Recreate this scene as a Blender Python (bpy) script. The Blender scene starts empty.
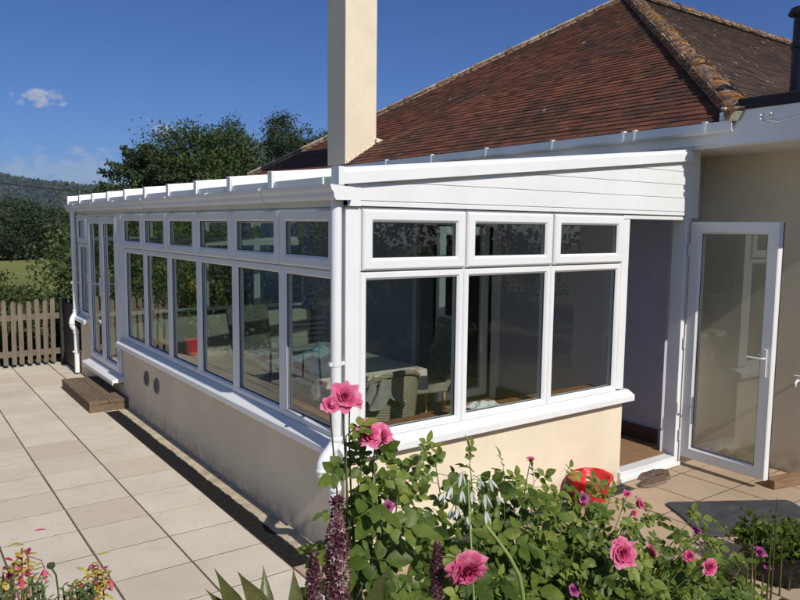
import bpy, bmesh, math, random
import numpy as np
from mathutils import Vector, Matrix
random.seed(7); RNG = np.random.default_rng(7)
PI = math.pi
sc = bpy.context.scene
C = sc.collection

# ------------------------------------------------------------------ camera (solved from the vanishing points)
RC = Matrix(((0.8100412597412614, 0.05097267059422147, -0.5841531857049854),
             (-0.5862690336156139, 0.0891517610171503, -0.8051959908810743),
             (0.011035295202409135, 0.9947128984586627, 0.10210030313256557)))
CAM = Vector((-2.28679, -3.71316, 2.15)); FPX = 721.2
cd = bpy.data.cameras.new('camera'); cam = bpy.data.objects.new('camera', cd); C.objects.link(cam)
cam.matrix_world = Matrix.Translation(CAM) @ RC.to_4x4()
cd.sensor_width = 36; cd.lens = FPX / 800 * 36; cd.clip_start = .05; cd.clip_end = 6000
sc.camera = cam
def ray(px, py): return RC @ Vector((px - 400, -(py - 300), -FPX))
def at(px, py, Y):                       # the point at depth plane y = Y seen at a pixel of the 800x600 photo
    r = ray(px, py); return CAM + r * ((Y - CAM.y) / r.y)
def onz(px, py, z=0.0):
    r = ray(px, py); return CAM + r * ((z - CAM.z) / r.z)

# ------------------------------------------------------------------ materials
class NT:
    def __init__(s, name):
        s.m = bpy.data.materials.new(name); s.m.use_nodes = True
        s.t = s.m.node_tree; s.n = s.t.nodes; s.l = s.t.links
        s.b = s.n['Principled BSDF']; s.out = s.n['Material Output']
    def new(s, typ, **k):
        o = s.n.new(typ)
        for a, v in k.items():
            if isinstance(v, (int, float, tuple, str, bool)) and hasattr(o, a) and a not in ('Scale',): setattr(o, a, v)
        return o
    def co(s, kind='Object', scale=(1,1,1)):
        c = s.n.new('ShaderNodeTexCoord'); m = s.n.new('ShaderNodeMapping'); m.inputs['Scale'].default_value = scale
        s.l.new(c.outputs[kind], m.inputs[0]); return m.outputs[0]
    def noise(s, scale, detail=4, rough=.55, vec=None):
        o = s.n.new('ShaderNodeTexNoise'); o.inputs['Scale'].default_value = scale
        o.inputs['Detail'].default_value = detail; o.inputs['Roughness'].default_value = rough
        if vec is not None: s.l.new(vec, o.inputs['Vector'])
        return o.outputs['Fac']
    def ramp(s, fac, stops):
        o = s.n.new('ShaderNodeValToRGB'); e = o.color_ramp.elements
        while len(e) < len(stops): e.new(.5)
        for i, (p, c) in enumerate(stops):
            e[i].position = p; e[i].color = (c[0], c[1], c[2], 1) if isinstance(c, (tuple, list)) else (c, c, c, 1)
        s.l.new(fac, o.inputs[0]); return o.outputs[0]
    def mix(s, fac, a, b, mode='MIX'):
        o = s.n.new('ShaderNodeMix'); o.data_type = 'RGBA'; o.blend_type = mode
        def put(sock, v):
            if hasattr(v, 'is_output'): s.l.new(v, sock)
            elif isinstance(v, (int, float)): sock.default_value = v
            else: sock.default_value = (*v[:3], 1)
        put(o.inputs[0], fac); put(o.inputs[6], a); put(o.inputs[7], b); return o.outputs[2]
    def attr(s, name='tone'):
        o = s.n.new('ShaderNodeAttribute'); o.attribute_name = name; return o.outputs['Fac']
    def base(s, v):
        if hasattr(v, 'is_output'): s.l.new(v, s.b.inputs['Base Color'])
        else: s.b.inputs['Base Color'].default_value = (*v, 1)
    def bump(s, h, strength=.3, dist=.01):
        o = s.n.new('ShaderNodeBump'); o.inputs['Strength'].default_value = strength; o.inputs['Distance'].default_value = dist
        s.l.new(h, o.inputs['Height']); s.l.new(o.outputs[0], s.b.inputs['Normal'])
    def set(s, rough=None, spec=None, metal=None):
        if rough is not None: s.b.inputs['Roughness'].default_value = rough
        if spec is not None: s.b.inputs['Specular IOR Level'].default_value = spec
        if metal is not None: s.b.inputs['Metallic'].default_value = metal
def simple(name, col, rough=.6, spec=.4, metal=0, var=.12, scale=8, bump=0, bscale=60, kind='Object'):
    t = NT(name); v = t.co(kind)
    n = t.noise(scale, 5, .6, v)
    d = tuple(c * (1 - var) for c in col); l = tuple(min(1, c * (1 + var)) for c in col)
    t.base(t.ramp(n, [(.3, d), (.7, l)])); t.set(rough, spec, metal)
    if bump: t.bump(t.noise(bscale, 4, .6, v), bump, .01)
    return t.m
M = {}
M['pvc'] = simple('white_upvc', (.74,.74,.735), .32, .45, var=.045, scale=2.2, bump=.02, bscale=25)
M['pvc2'] = simple('white_cladding', (.74,.74,.735), .42, .4, var=.05, scale=2)
M['seal'] = simple('black_seal', (.02,.02,.02), .6)
M['chrome'] = simple('metal', (.6,.6,.6), .25, .5, .9)
M['ventgrey'] = simple('vent_grey', (.2,.19,.18), .6)
M['black'] = simple('black_plastic', (.018,.018,.02), .5, .4)
M['felt'] = simple('black_felt', (.02,.02,.024), .8, .2, bump=.3)
# cream render with faint dirt and trowel bump
def render_mat(name, col, dirt):
    t = NT(name); v = t.co('Object')
    n = t.noise(1.6, 6, .62, v); n2 = t.noise(9, 5, .6, v); n3 = t.noise(.7, 3, .5, t.co('Object', (1,1,.35)))
    c = t.ramp(n, [(.3, tuple(x*.9 for x in col)), (.7, tuple(min(1,x*1.05) for x in col))])
    c = t.mix(t.ramp(n2, [(.5, 0.), (.85, .22)]), c, tuple(x*.72 for x in col))
    c = t.mix(t.ramp(n3, [(.5, 0.), (.75, dirt)]), c, (.3,.27,.22))
    g = t.n.new('ShaderNodeNewGeometry'); sp = t.n.new('ShaderNodeSeparateXYZ'); t.l.new(g.outputs['Position'], sp.inputs[0])
    z = t.n.new('ShaderNodeMapRange'); z.inputs[1].default_value = 0; z.inputs[2].default_value = .22; z.inputs[3].default_value = 1; z.inputs[4].default_value = 0
    t.l.new(sp.outputs[2], z.inputs[0])
    mm = t.n.new('ShaderNodeMath'); mm.operation = 'MULTIPLY'; t.l.new(z.outputs[0], mm.inputs[0]); t.l.new(t.ramp(n2, [(.35, .1), (.65, .75)]), mm.inputs[1])
    c = t.mix(mm.outputs[0], c, (.24,.2,.14))
    t.base(c); t.set(.9, .2); t.bump(t.noise(130, 4, .6, v), .35, .004); return t.m
M['render'] = render_mat('cream_render', (.76,.655,.495), .15)
M['render_old'] = render_mat('old_render', (.74,.635,.47), .25)
M['chimney'] = render_mat('chimney_render', (.72,.61,.45), .3)
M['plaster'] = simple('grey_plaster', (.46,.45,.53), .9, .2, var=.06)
def wood_mat(name, c1, c2, rough=.7, sc_=(2,2,18), bump=.3):
    t = NT(name); v = t.co('Object', sc_)
    n = t.noise(3, 6, .7, v); t.base(t.mix(t.ramp(t.noise(1.3, 4, .6, t.co()), [(.4, 0.), (.7, .5)]), t.ramp(n, [(.3, c1), (.7, c2)]), c1))
    t.set(rough, .3); t.bump(n, bump, .004); return t.m
M['fence'] = wood_mat('weathered_fence_wood', (.11,.088,.066), (.23,.19,.145), .85, (9,9,1.2))
M['sleeper'] = wood_mat('old_sleeper_wood', (.10,.07,.045), (.24,.17,.11), .9, (14,2,14), .8)
M['block'] = wood_mat('wood_block', (.14,.08,.045), (.34,.21,.12), .8, (2,14,14), .5)
M['board'] = wood_mat('brown_window_board', (.24,.10,.045), (.36,.165,.08), .45, (2,12,12), .1)
M['floorwood'] = wood_mat('brown_floor', (.22,.13,.07), (.33,.2,.11), .5, (12,2,2), .1)
M['oak'] = wood_mat('light_oak', (.38,.24,.11), (.52,.34,.17), .5)
# patio
def slab_mat(name, c1, c2, c3):
    t = NT(name); v = t.co(); n = t.noise(2.2, 6, .62, v); n2 = t.noise(38, 5, .65, v); n3 = t.noise(6, 5, .7, v)
    c = t.ramp(n, [(.3, c1), (.7, c2)])
    c = t.mix(t.ramp(t.attr(), [(0, 0.), (.6, .25), (1, .85)]), c, c3); c = t.mix(t.ramp(t.noise(.8, 5, .6, v), [(.5, 0.), (.7, .35)]), c, tuple(x*.7 for x in c1))
    c = t.mix(t.ramp(n3, [(.52, 0.), (.75, .3)]), c, tuple(x*.62 for x in c1))
    c = t.mix(t.ramp(n2, [(.3, .25), (.6, 0.)]), c, tuple(x*.7 for x in c1))
    t.base(c); t.set(.85, .25); t.bump(n2, .25, .004); return t.m
M['slab'] = slab_mat('buff_paving', (.57,.50,.395), (.68,.615,.495), (.52,.44,.33))
M['slab2'] = slab_mat('pink_buff_paving', (.40,.29,.185), (.5,.37,.25), (.43,.33,.23))
M['joint'] = simple('mortar_joint', (.14,.105,.07), .95, .1, var=.4, scale=20, bump=.5)
M['concrete'] = simple('concrete', (.46,.39,.27), .95, .2, var=.3, scale=9, bump=.5)
M['grate'] = simple('drain_grate', (.05,.05,.05), .6, .4, var=.3)
M['drain'] = simple('drain_black', (.014,.013,.012), .8, .2, var=.5, scale=25, bump=.6)
M['soil'] = simple('soil', (.05,.035,.022), .95, .1, var=.4, scale=12, bump=1)
M['stonewall'] = simple('stone', (.25,.2,.15), .9, .2, var=.4, scale=5, bump=1, bscale=14)
# tiles
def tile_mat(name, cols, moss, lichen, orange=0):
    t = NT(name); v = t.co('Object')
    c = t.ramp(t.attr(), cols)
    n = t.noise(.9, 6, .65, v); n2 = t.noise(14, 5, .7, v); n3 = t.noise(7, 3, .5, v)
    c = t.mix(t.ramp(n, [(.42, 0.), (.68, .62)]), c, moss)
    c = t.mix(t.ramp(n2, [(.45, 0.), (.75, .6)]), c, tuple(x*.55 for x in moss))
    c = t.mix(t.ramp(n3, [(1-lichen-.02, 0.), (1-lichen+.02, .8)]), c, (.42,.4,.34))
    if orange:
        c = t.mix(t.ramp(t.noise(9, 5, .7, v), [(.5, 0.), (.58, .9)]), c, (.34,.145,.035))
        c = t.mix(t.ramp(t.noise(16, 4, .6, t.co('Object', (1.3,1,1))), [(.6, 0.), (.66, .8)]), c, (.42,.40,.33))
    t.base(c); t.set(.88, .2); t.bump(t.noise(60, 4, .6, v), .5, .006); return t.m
M['tile'] = tile_mat('red_clay_tiles', [(0, (.065,.03,.02)), (.3, (.135,.05,.03)), (.6, (.20,.07,.038)), (.85, (.105,.04,.028)), (1, (.235,.085,.045))], (.05,.038,.026), .26)
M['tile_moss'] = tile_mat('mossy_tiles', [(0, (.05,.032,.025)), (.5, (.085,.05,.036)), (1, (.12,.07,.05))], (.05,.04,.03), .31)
M['hip'] = tile_mat('lichen_hip_tiles', [(0, (.09,.055,.04)), (1, (.2,.10,.06))], (.1,.08,.06), .3, 1)
M['mortar'] = simple('cream_mortar', (.42,.38,.3), .95, .1, var=.3, scale=20, bump=.6)
M['lead'] = simple('lead_flashing', (.28,.29,.31), .5, .4, .3)
# glass: fresnel mirror over clear tinted pane
def glass_mat(name, tint, ior=1.5, gain=2.0, base=0.0):
    t = NT(name); t.n.remove(t.b)
    tr = t.n.new('ShaderNodeBsdfTransparent'); tr.inputs[0].default_value = (*tint, 1)
    gl = t.n.new('ShaderNodeBsdfGlossy'); gl.inputs['Roughness'].default_value = .008; gl.inputs[0].default_value = (.92,.95,.93,1)
    lw = t.n.new('ShaderNodeLayerWeight'); lw.inputs[0].default_value = .5
    pw = t.n.new('ShaderNodeMath'); pw.operation = 'POWER'; pw.inputs[1].default_value = 5; t.l.new(lw.outputs['Facing'], pw.inputs[0])
    fr = t.n.new('ShaderNodeMath'); fr.operation = 'MULTIPLY_ADD'; fr.inputs[1].default_value = .96; fr.inputs[2].default_value = .04; t.l.new(pw.outputs[0], fr.inputs[0])
    g = t.n.new('ShaderNodeNewGeometry')
    bp = t.n.new('ShaderNodeBump'); bp.inputs['Strength'].default_value = .04; bp.inputs['Distance'].default_value = .02
    t.l.new(t.noise(1.7, 1, .4, t.co()), bp.inputs['Height']); t.l.new(bp.outputs[0], gl.inputs['Normal'])
    m = t.n.new('ShaderNodeMath'); m.operation = 'MULTIPLY_ADD'; m.use_clamp = True
    m.inputs[1].default_value = gain; m.inputs[2].default_value = base; t.l.new(fr.outputs[0], m.inputs[0])
    mx = t.n.new('ShaderNodeMixShader'); t.l.new(m.outputs[0], mx.inputs[0]); t.l.new(tr.outputs[0], mx.inputs[1]); t.l.new(gl.outputs[0], mx.inputs[2])
    t.l.new(mx.outputs[0], t.out.inputs[0]); return t.m
M['glass'] = glass_mat('double_glazing', (.74,.80,.765), 1.5, 2.1)
M['glass_roof'] = glass_mat('solar_roof_glass', (.42,.5,.5), 1.5, 1.6)
M['red'] = simple('red_plastic', (.62,.012,.02), .3, .5, var=.05)
M['shoe'] = simple('brown_suede', (.11,.075,.055), .85, .2, var=.35, scale=14, bump=.4)
M['sole'] = simple('shoe_sole', (.2,.15,.11), .7)
M['wicker'] = None
def wicker():
    t = NT('wicker'); w = t.n.new('ShaderNodeTexWave'); w.wave_type = 'BANDS'; w.bands_direction = 'Z'; w.inputs['Scale'].default_value = 26; w.inputs['Distortion'].default_value = 2.5; w.inputs['Detail'].default_value = 3
    t.l.new(t.co(), w.inputs[0]); t.base(t.ramp(w.outputs['Fac'], [(.2, (.16,.125,.08)), (.7, (.58,.49,.34))])); t.set(.7, .3); t.bump(w.outputs['Fac'], .8, .01); return t.m
M['wicker'] = wicker()
def cloth_pat():
    t = NT('floral_cloth'); v = t.co(); vo = t.n.new('ShaderNodeTexVoronoi'); vo.inputs['Scale'].default_value = 9; t.l.new(v, vo.inputs[0])
    c = t.ramp(vo.outputs['Distance'], [(.12, (.45,.2,.17)), (.3, (.62,.55,.47))]); t.base(c); t.set(.9, .1); return t.m
M['floral'] = cloth_pat()
M['greycloth'] = simple('grey_cloth', (.22,.21,.19), .95, .1, var=.2, scale=20)
M['darkcloth'] = simple('dark_upholstery', (.26,.235,.19), .9, .1, var=.2, scale=14)
M['blue'] = simple('pale_blue_cloth', (.35,.52,.55), .9, .1, var=.25, scale=9)
M['paper'] = simple('paper', (.7,.69,.66), .6, var=.1)
M['iron'] = simple('dark_iron', (.03,.03,.03), .5)
M['slate'] = simple('dark_rubber_mat', (.055,.055,.06), .75, .3, var=.35, scale=7, bump=.4)
M['cable'] = simple('cable', (.02,.02,.02), .6)
M['bark'] = simple('bark', (.1,.075,.055), .95, .1, var=.35, scale=6, bump=1)
def leaf_mat(name, dark, mid, light, rough=.5, trans=.3, spec=.35):
    t = NT(name); c = t.ramp(t.attr(), [(0, dark), (.5, mid), (1, light)])
    c = t.mix(t.ramp(t.noise(70, 3, .6, t.co()), [(.35, .35), (.65, 0.)]), c, tuple(x*.6 for x in dark)); c = t.mix(t.ramp(t.noise(23, 3, .6, t.co()), [(.5, 0.), (.8, .45)]), c, light)
    t.base(c); t.set(rough, spec)
    tl = t.n.new('ShaderNodeBsdfTranslucent'); t.l.new(t.mix(1, c, (1.0,1.1,.5), 'MULTIPLY'), tl.inputs[0])
    mx = t.n.new('ShaderNodeMixShader'); mx.inputs[0].default_value = trans
    t.l.new(t.b.outputs[0], mx.inputs[1]); t.l.new(tl.outputs[0], mx.inputs[2]); t.l.new(mx.outputs[0], t.out.inputs[0]); return t.m
M['conifer'] = leaf_mat('conifer_needles', (.02,.038,.014), (.036,.06,.02), (.07,.10,.032), .7, .15)
M['broad'] = leaf_mat('tree_leaves', (.03,.05,.014), (.055,.09,.024), (.11,.15,.035), .6, .25)
M['hedge'] = leaf_mat('hedge_leaves', (.035,.055,.015), (.07,.105,.025), (.16,.18,.045), .55, .25)
M['wood_far'] = leaf_mat('far_leaves', (.02,.036,.014), (.034,.058,.02), (.06,.085,.03), .8, .1)
M['rose_leaf'] = leaf_mat('rose_leaves', (.045,.08,.013), (.13,.2,.032), (.34,.39,.085), .45, .45, .3)
M['rose_stem'] = simple('rose_cane', (.09,.11,.035), .6, .3, var=.4, scale=30)
M['stem_g'] = simple('green_stem', (.2,.27,.08), .5, .4, var=.15, scale=30)
M['strap'] = leaf_mat('strap_leaves', (.05,.055,.02), (.11,.12,.035), (.2,.195,.075), .4, .25, .5)
M['petal'] = leaf_mat('pink_petals', (.52,.02,.15), (.78,.10,.29), (.88,.38,.52), .6, .35, .2)
M['petal_p'] = leaf_mat('purple_petals', (.22,.02,.16), (.42,.05,.28), (.62,.2,.45), .6, .3, .2)
M['petal_w'] = leaf_mat('white_petals', (.55,.58,.5), (.72,.74,.68), (.8,.8,.78), .6, .35, .2)
M['petal_y'] = leaf_mat('yellow_leaves', (.25,.22,.03), (.58,.46,.06), (.75,.62,.14), .5, .35, .3)
M['petal_r'] = leaf_mat('crimson_petals', (.3,.01,.05), (.6,.03,.12), (.7,.12,.2), .5, .3, .3)
M['spike'] = leaf_mat('purple_florets', (.05,.008,.02), (.19,.05,.08), (.58,.40,.38), .5, .2, .3)
M['sprig'] = leaf_mat('grey_green_sprigs', (.06,.085,.035), (.11,.15,.06), (.2,.24,.11), .6, .2)

# ------------------------------------------------------------------ mesh builder
class MB:
    def __init__(s): s.v = []; s.f = []; s.t = []
    def add(s, vs, fs, tone=.5):
        o = len(s.v); s.v += [tuple(v) for v in vs]; s.f += [tuple(i + o for i in f) for f in fs]; s.t += [tone] * len(vs); return s
    def box(s, x0, x1, y0, y1, z0, z1, tone=.5):
        return s.add([(x0,y0,z0),(x1,y0,z0),(x1,y1,z0),(x0,y1,z0),(x0,y0,z1),(x1,y0,z1),(x1,y1,z1),(x0,y1,z1)],
                     [(0,3,2,1),(4,5,6,7),(0,1,5,4),(1,2,6,5),(2,3,7,6),(3,0,4,7)], tone)
    def obox(s, c, ax, ay, az, tone=.5):   # centre and three half-axes
        c, ax, ay, az = map(Vector, (c, ax, ay, az))
        vs = [c + ax*i + ay*j + az*k for k in (-1,1) for i, j in ((-1,-1),(1,-1),(1,1),(-1,1))]
        return s.add(vs, [(0,3,2,1),(4,5,6,7),(0,1,5,4),(1,2,6,5),(2,3,7,6),(3,0,4,7)], tone)
    def prism(s, poly, d, tone=.5):        # poly: 3-D loop, d: extrusion vector
        n = len(poly); d = Vector(d); vs = [Vector(p) for p in poly]; vs += [p + d for p in vs]
        return s.add(vs, [tuple(range(n))[::-1], tuple(range(n, 2*n))] + [(i, (i+1)%n, (i+1)%n+n, i+n) for i in range(n)], tone)
    def tube(s, pts, r, seg=8, tone=.5, cap=True):
        pts = [Vector(p) for p in pts]; n = len(pts); rs = r if isinstance(r, (list, tuple)) else [r]*n
        vs = []; fs = []; up = None
        for i, p in enumerate(pts):
            t = (pts[min(i+1, n-1)] - pts[max(i-1, 0)]); t = t.normalized() if t.length > 1e-9 else Vector((0,0,1))
            if up is None: up = Vector((1,0,0)) if abs(t.x) < .8 else Vector((0,1,0))
            a = t.cross(up).normalized(); up = a.cross(t).normalized()
            for k in range(seg):
                an = 2*PI*k/seg; vs.append(p + (a*math.cos(an) + up*math.sin(an))*rs[i])
        for i in range(n-1):
            for k in range(seg): fs.append((i*seg+k, i*seg+(k+1)%seg, (i+1)*seg+(k+1)%seg, (i+1)*seg+k))
        if cap: fs += [tuple(range(seg))[::-1], tuple(range((n-1)*seg, n*seg))]
        return s.add(vs, fs, tone)
    def lathe(s, prof, c=(0,0,0), seg=24, tone=.5, ax=None):
        c = Vector(c); Rm = Vector((0,0,1)).rotation_difference(Vector(ax)).to_matrix() if ax is not None else Matrix.Identity(3)
        vs = [c + Rm @ Vector((r*math.cos(2*PI*k/seg), r*math.sin(2*PI*k/seg), z)) for r, z in prof for k in range(seg)]
        fs = [(i*seg+k, i*seg+(k+1)%seg, (i+1)*seg+(k+1)%seg, (i+1)*seg+k) for i in range(len(prof)-1) for k in range(seg)]
        return s.add(vs, fs, tone)
    def build(s, name, mat, parent=None, smooth=False, bevel=0, recalc=True, **tags):
        me = bpy.data.meshes.new(name); me.from_pydata(s.v, [], s.f)
        at_ = me.attributes.new('tone', 'FLOAT', 'POINT'); at_.data.foreach_set('value', s.t)
        me.materials.append(M[mat] if isinstance(mat, str) else mat)
        if recalc:
            bm = bmesh.new(); bm.from_mesh(me); bmesh.ops.recalc_face_normals(bm, faces=bm.faces); bm.to_mesh(me); bm.free()
        if smooth: me.polygons.foreach_set('use_smooth', [True]*len(me.polygons))
        o = bpy.data.objects.new(name, me); C.objects.link(o)
        if parent is not None: o.parent = parent; o.matrix_parent_inverse = Matrix.Translation(-world_loc(parent))
        if bevel:
            b = o.modifiers.new('bevel', 'BEVEL'); b.width = bevel; b.segments = 2; b.limit_method = 'ANGLE'; b.angle_limit = math.radians(40)
        for k, v in tags.items(): o[k] = v
        return o
def world_loc(o):
    l = Vector((0,0,0))
    while o is not None:
        l += o.location; o = o.parent
        if o is None: break
    return l
# children are built in world coordinates; every thing's Empty has no rotation at build time, parts have location 0
def thing(name, loc, label, cat, group=None):
    o = bpy.data.objects.new(name, None); C.objects.link(o); o.location = loc; o.empty_display_size = .1
    o['label'] = label; o['category'] = cat
    if group: o['group'] = group
    return o
def world_loc(o):   # sum of origins (parts sit at the world origin through matrix_parent_inverse)
    while o.parent is not None: o = o.parent
    return Vector(o.location) if o.type == 'EMPTY' else Vector((0,0,0))
def _fix(o, parent):
    o.parent = parent
    o.matrix_parent_inverse = Matrix.Translation(-Vector(parent.location)) if parent.type == 'EMPTY' else Matrix.Identity(4)
_old = MB.build
def _build(s, name, mat, parent=None, **k):
    o = _old(s, name, mat, None, **k)
    if parent is not None: _fix(o, parent)
    return o
MB.build = _build
def structure(mb, name, mat, **k): return mb.build(name, mat, kind='structure', **k)

# fast leaf clouds ---------------------------------------------------
def leaf_cloud(P, size, tone, aspect=.55, up=None, jitter=1.0):
    """diamond shaped bent leaves at points P (n,3)"""
    n = len(P); d = RNG.normal(size=(n,3))
    if up is not None: d = d*jitter + np.array(up)
    d /= np.linalg.norm(d, axis=1)[:,None]+1e-9
    e = RNG.normal(size=(n,3)); e = np.cross(d, e); e /= np.linalg.norm(e, axis=1)[:,None]+1e-9
    nn = np.cross(d, e); sz = (size*(.6+.8*RNG.random(n)))[:,None]
    v = np.empty((n,4,3)); v[:,0] = P; v[:,1] = P + d*sz*.5 + e*sz*aspect*.5 + nn*sz*.12; v[:,2] = P + d*sz; v[:,3] = P + d*sz*.5 - e*sz*aspect*.5 + nn*sz*.12
    return v.reshape(-1,3), np.repeat(tone, 4)
def quad_obj(name, V, T, mat, parent=None, smooth=False, **tags):
    n = len(V)//4; me = bpy.data.meshes.new(name)
    me.vertices.add(len(V)); me.vertices.foreach_set('co', V.astype(np.float32).ravel())
    me.loops.add(n*4); me.loops.foreach_set('vertex_index', np.arange(n*4, dtype=np.int32))
    me.polygons.add(n); me.polygons.foreach_set('loop_start', np.arange(0, n*4, 4, dtype=np.int32))
    a = me.attributes.new('tone', 'FLOAT', 'POINT'); a.data.foreach_set('value', T.astype(np.float32))
    me.materials.append(M[mat]); me.update(calc_edges=True)
    o = bpy.data.objects.new(name, me); C.objects.link(o)
    if parent is not None: _fix(o, parent)
    for k, v in tags.items(): o[k] = v
    return o
def clumps(center, rad, k, m, spread, shell=.55):
    d = RNG.normal(size=(k,3)); d /= np.linalg.norm(d, axis=1)[:,None]
    r = shell + (1-shell)*RNG.random(k)**.6
    cc = np.array(center) + d*r[:,None]*np.array(rad)
    sp = spread*(.55+.9*RNG.random(k))
    P = (cc[:,None,:] + RNG.normal(size=(k,m,3))*sp[:,None,None]*np.array([1,1,.7])*.55).reshape(-1,3)
    tone = np.clip(np.repeat(RNG.random(k)*.6+.1, m) + RNG.normal(size=k*m)*.14, 0, 1)
    return P, tone, cc
def trunk_mb(base, top, r, limbs):
    mb = MB(); base = Vector(base); top = Vector(top)
    pts = [base.lerp(top, t) + Vector((random.uniform(-1,1), random.uniform(-1,1), 0))*r*.6*(0 < t < 1) for t in (0,.25,.5,.75,1)]
    mb.tube(pts, [r*1.25, r, r*.8, r*.5, r*.15], 8)
    for l in limbs:
        l = Vector(l); t = random.uniform(.25, .8); s = base.lerp(top, t)
        if l.z < s.z: s = base.lerp(top, .3)
        m = s.lerp(l, .5) + Vector((0,0,.12*(l - s).length))
        mb.tube([s, m, l], [r*.4*(1.1-t), r*.22*(1.1-t), r*.05], 5)
    return mb
def tree(kind, base, h, w, mat, n, leaf, label, cat='tree', group=None, crown0=.25, lobes=6, spread=None, conif=False):
    global RNG
    base = Vector(base); t = thing(kind, base, label, cat, group); sd = sum(map(ord, label)) + len(label)*7; random.seed(sd); RNG = np.random.default_rng(sd)
    Ps = []; Ts = []; tips = []
    if conif:   # drooping tiers of branches
        nb = 95
        for i in range(nb):
            u = (i+random.random())/nb; z = base.z + h*(crown0 + (1-crown0)*u)
            L = w*(1-u)**.75*random.uniform(.65, 1.12) + .12*w; a = random.uniform(0, 2*PI)
            tip = Vector((base.x + math.cos(a)*L, base.y + math.sin(a)*L, z + L*random.uniform(-.05,.38)))
            tips.append(tip); s = Vector((base.x, base.y, z - .1*L))
            m = max(8, int(n*L/w/nb*1.6)); q = RNG.random(m)**.6
            P = np.array(s)[None]*(1-q[:,None]) + np.array(tip)[None]*q[:,None] + RNG.normal(size=(m,3))*(.05+.10*L)*np.array([1,1,.5])*(1.15-q[:,None]*.75)
            Ps.append(P); Ts.append(np.clip(random.random()*.6+.1 + RNG.normal(size=m)*.13, 0, 1))
    else:
        for i in range(lobes):
            if i == 0: c = Vector((base.x, base.y, base.z + h*(.5+crown0/2))); r = (w*.7, w*.7, h*(1-crown0)*.45)
            else:
                a = 2*PI*i/(lobes-1) + random.uniform(-.4,.4); q = random.uniform(.35,.62)
                c = Vector((base.x + math.cos(a)*w*q, base.y + math.sin(a)*w*q, base.z + h*random.uniform(crown0+.15, .78))); r = (w*random.uniform(.3,.5),)*2 + (h*random.uniform(.12,.26),)
            P, T, cc = clumps(c, r, max(6, n//lobes//45), 45, spread or w*.16)
            Ps.append(P); Ts.append(T); tips += [Vector(x) for x in cc[:4]]
    P = np.concatenate(Ps); T = np.concatenate(Ts)
    V, TT = leaf_cloud(P, leaf, T, .5, up=(0,0,-.15) if conif else (0,0,.2))
    quad_obj('crown', V, TT, mat, t)
    trunk_mb(base, base + Vector((0,0,h*.88)), max(.05, w*.07), tips[:26]).build('trunk', 'bark', t, smooth=True)
    return t
def shrub(kind, base, h, w, d, mat, n, leaf, label, cat='shrub', group=None):
    base = Vector(base); t = thing(kind, base, label, cat, group)
    Ps = []; Ts = []
    for i in range(5):
        c = base + Vector((random.uniform(-.45,.45)*w, random.uniform(-.45,.45)*d, h*random.uniform(.35,.62)))
        P, T, _ = clumps(c, (w*.42, d*.42, h*.38), max(5, n//5//30), 30, min(w,d,h)*.2, .3)
        Ps.append(P); Ts.append(T)
    P = np.concatenate(Ps); T = np.concatenate(Ts); P[:,2] = np.maximum(P[:,2], base.z + .02)
    V, TT = leaf_cloud(P, leaf, T, .6, up=(0,0,.3)); quad_obj('foliage', V, TT, mat, t)
    mb = MB()
    for i in range(7):
        a = random.uniform(0, 2*PI); mb.tube([base + Vector((math.cos(a)*.05, math.sin(a)*.05, -.02)), base + Vector((math.cos(a)*w*.2, math.sin(a)*d*.2, h*.4)), base + Vector((math.cos(a)*w*.38, math.sin(a)*d*.38, h*.8))], [.018,.012,.004], 5)
    mb.build('stem', 'bark', t)
    return t

# ------------------------------------------------------------------ world, sun, haze
SUN_EL = 40; SUN_TRAVEL = Vector((.045, 1, 0)).normalized()
w = bpy.data.worlds.new('World'); sc.world = w; w.use_nodes = True
wn, wl = w.node_tree.nodes, w.node_tree.links
bg = wn['Background']; sky = wn.new('ShaderNodeTexSky'); sky.sky_type = 'NISHITA'; sky.sun_disc = False
sky.sun_elevation = math.radians(SUN_EL); sky.sun_rotation = math.atan2(-SUN_TRAVEL.x, -SUN_TRAVEL.y)
sky.air_density = 1.0; sky.dust_density = .2; sky.ozone_density = 2.2; sky.altitude = 0
def vm(op, a, b=None):
    o = wn.new('ShaderNodeVectorMath'); o.operation = op
    for i, x in enumerate((a, b)):
        if x is None: continue
        if hasattr(x, 'is_output'): wl.new(x, o.inputs[i])
        else: o.inputs[i].default_value = x
    return o.outputs['Value'] if op in ('DOT_PRODUCT', 'LENGTH') else o.outputs['Vector']
def mt(op, a, b=None, c=None, clamp=False):
    o = wn.new('ShaderNodeMath'); o.operation = op; o.use_clamp = clamp
    for i, x in enumerate((a, b, c)):
        if x is None: continue
        if hasattr(x, 'is_output'): wl.new(x, o.inputs[i])
        else: o.inputs[i].default_value = x
    return o.outputs[0]
tc = wn.new('ShaderNodeTexCoord').outputs['Generated']; dirn = vm('NORMALIZE', tc)
nz = wn.new('ShaderNodeTexNoise'); nz.inputs['Scale'].default_value = 46; nz.inputs['Detail'].default_value = 7; nz.inputs['Roughness'].default_value = .6
st = wn.new('ShaderNodeMapping'); st.inputs['Scale'].default_value = (1,1,1.7); wl.new(dirn, st.inputs[0]); wl.new(st.outputs[0], nz.inputs[0])
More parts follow.
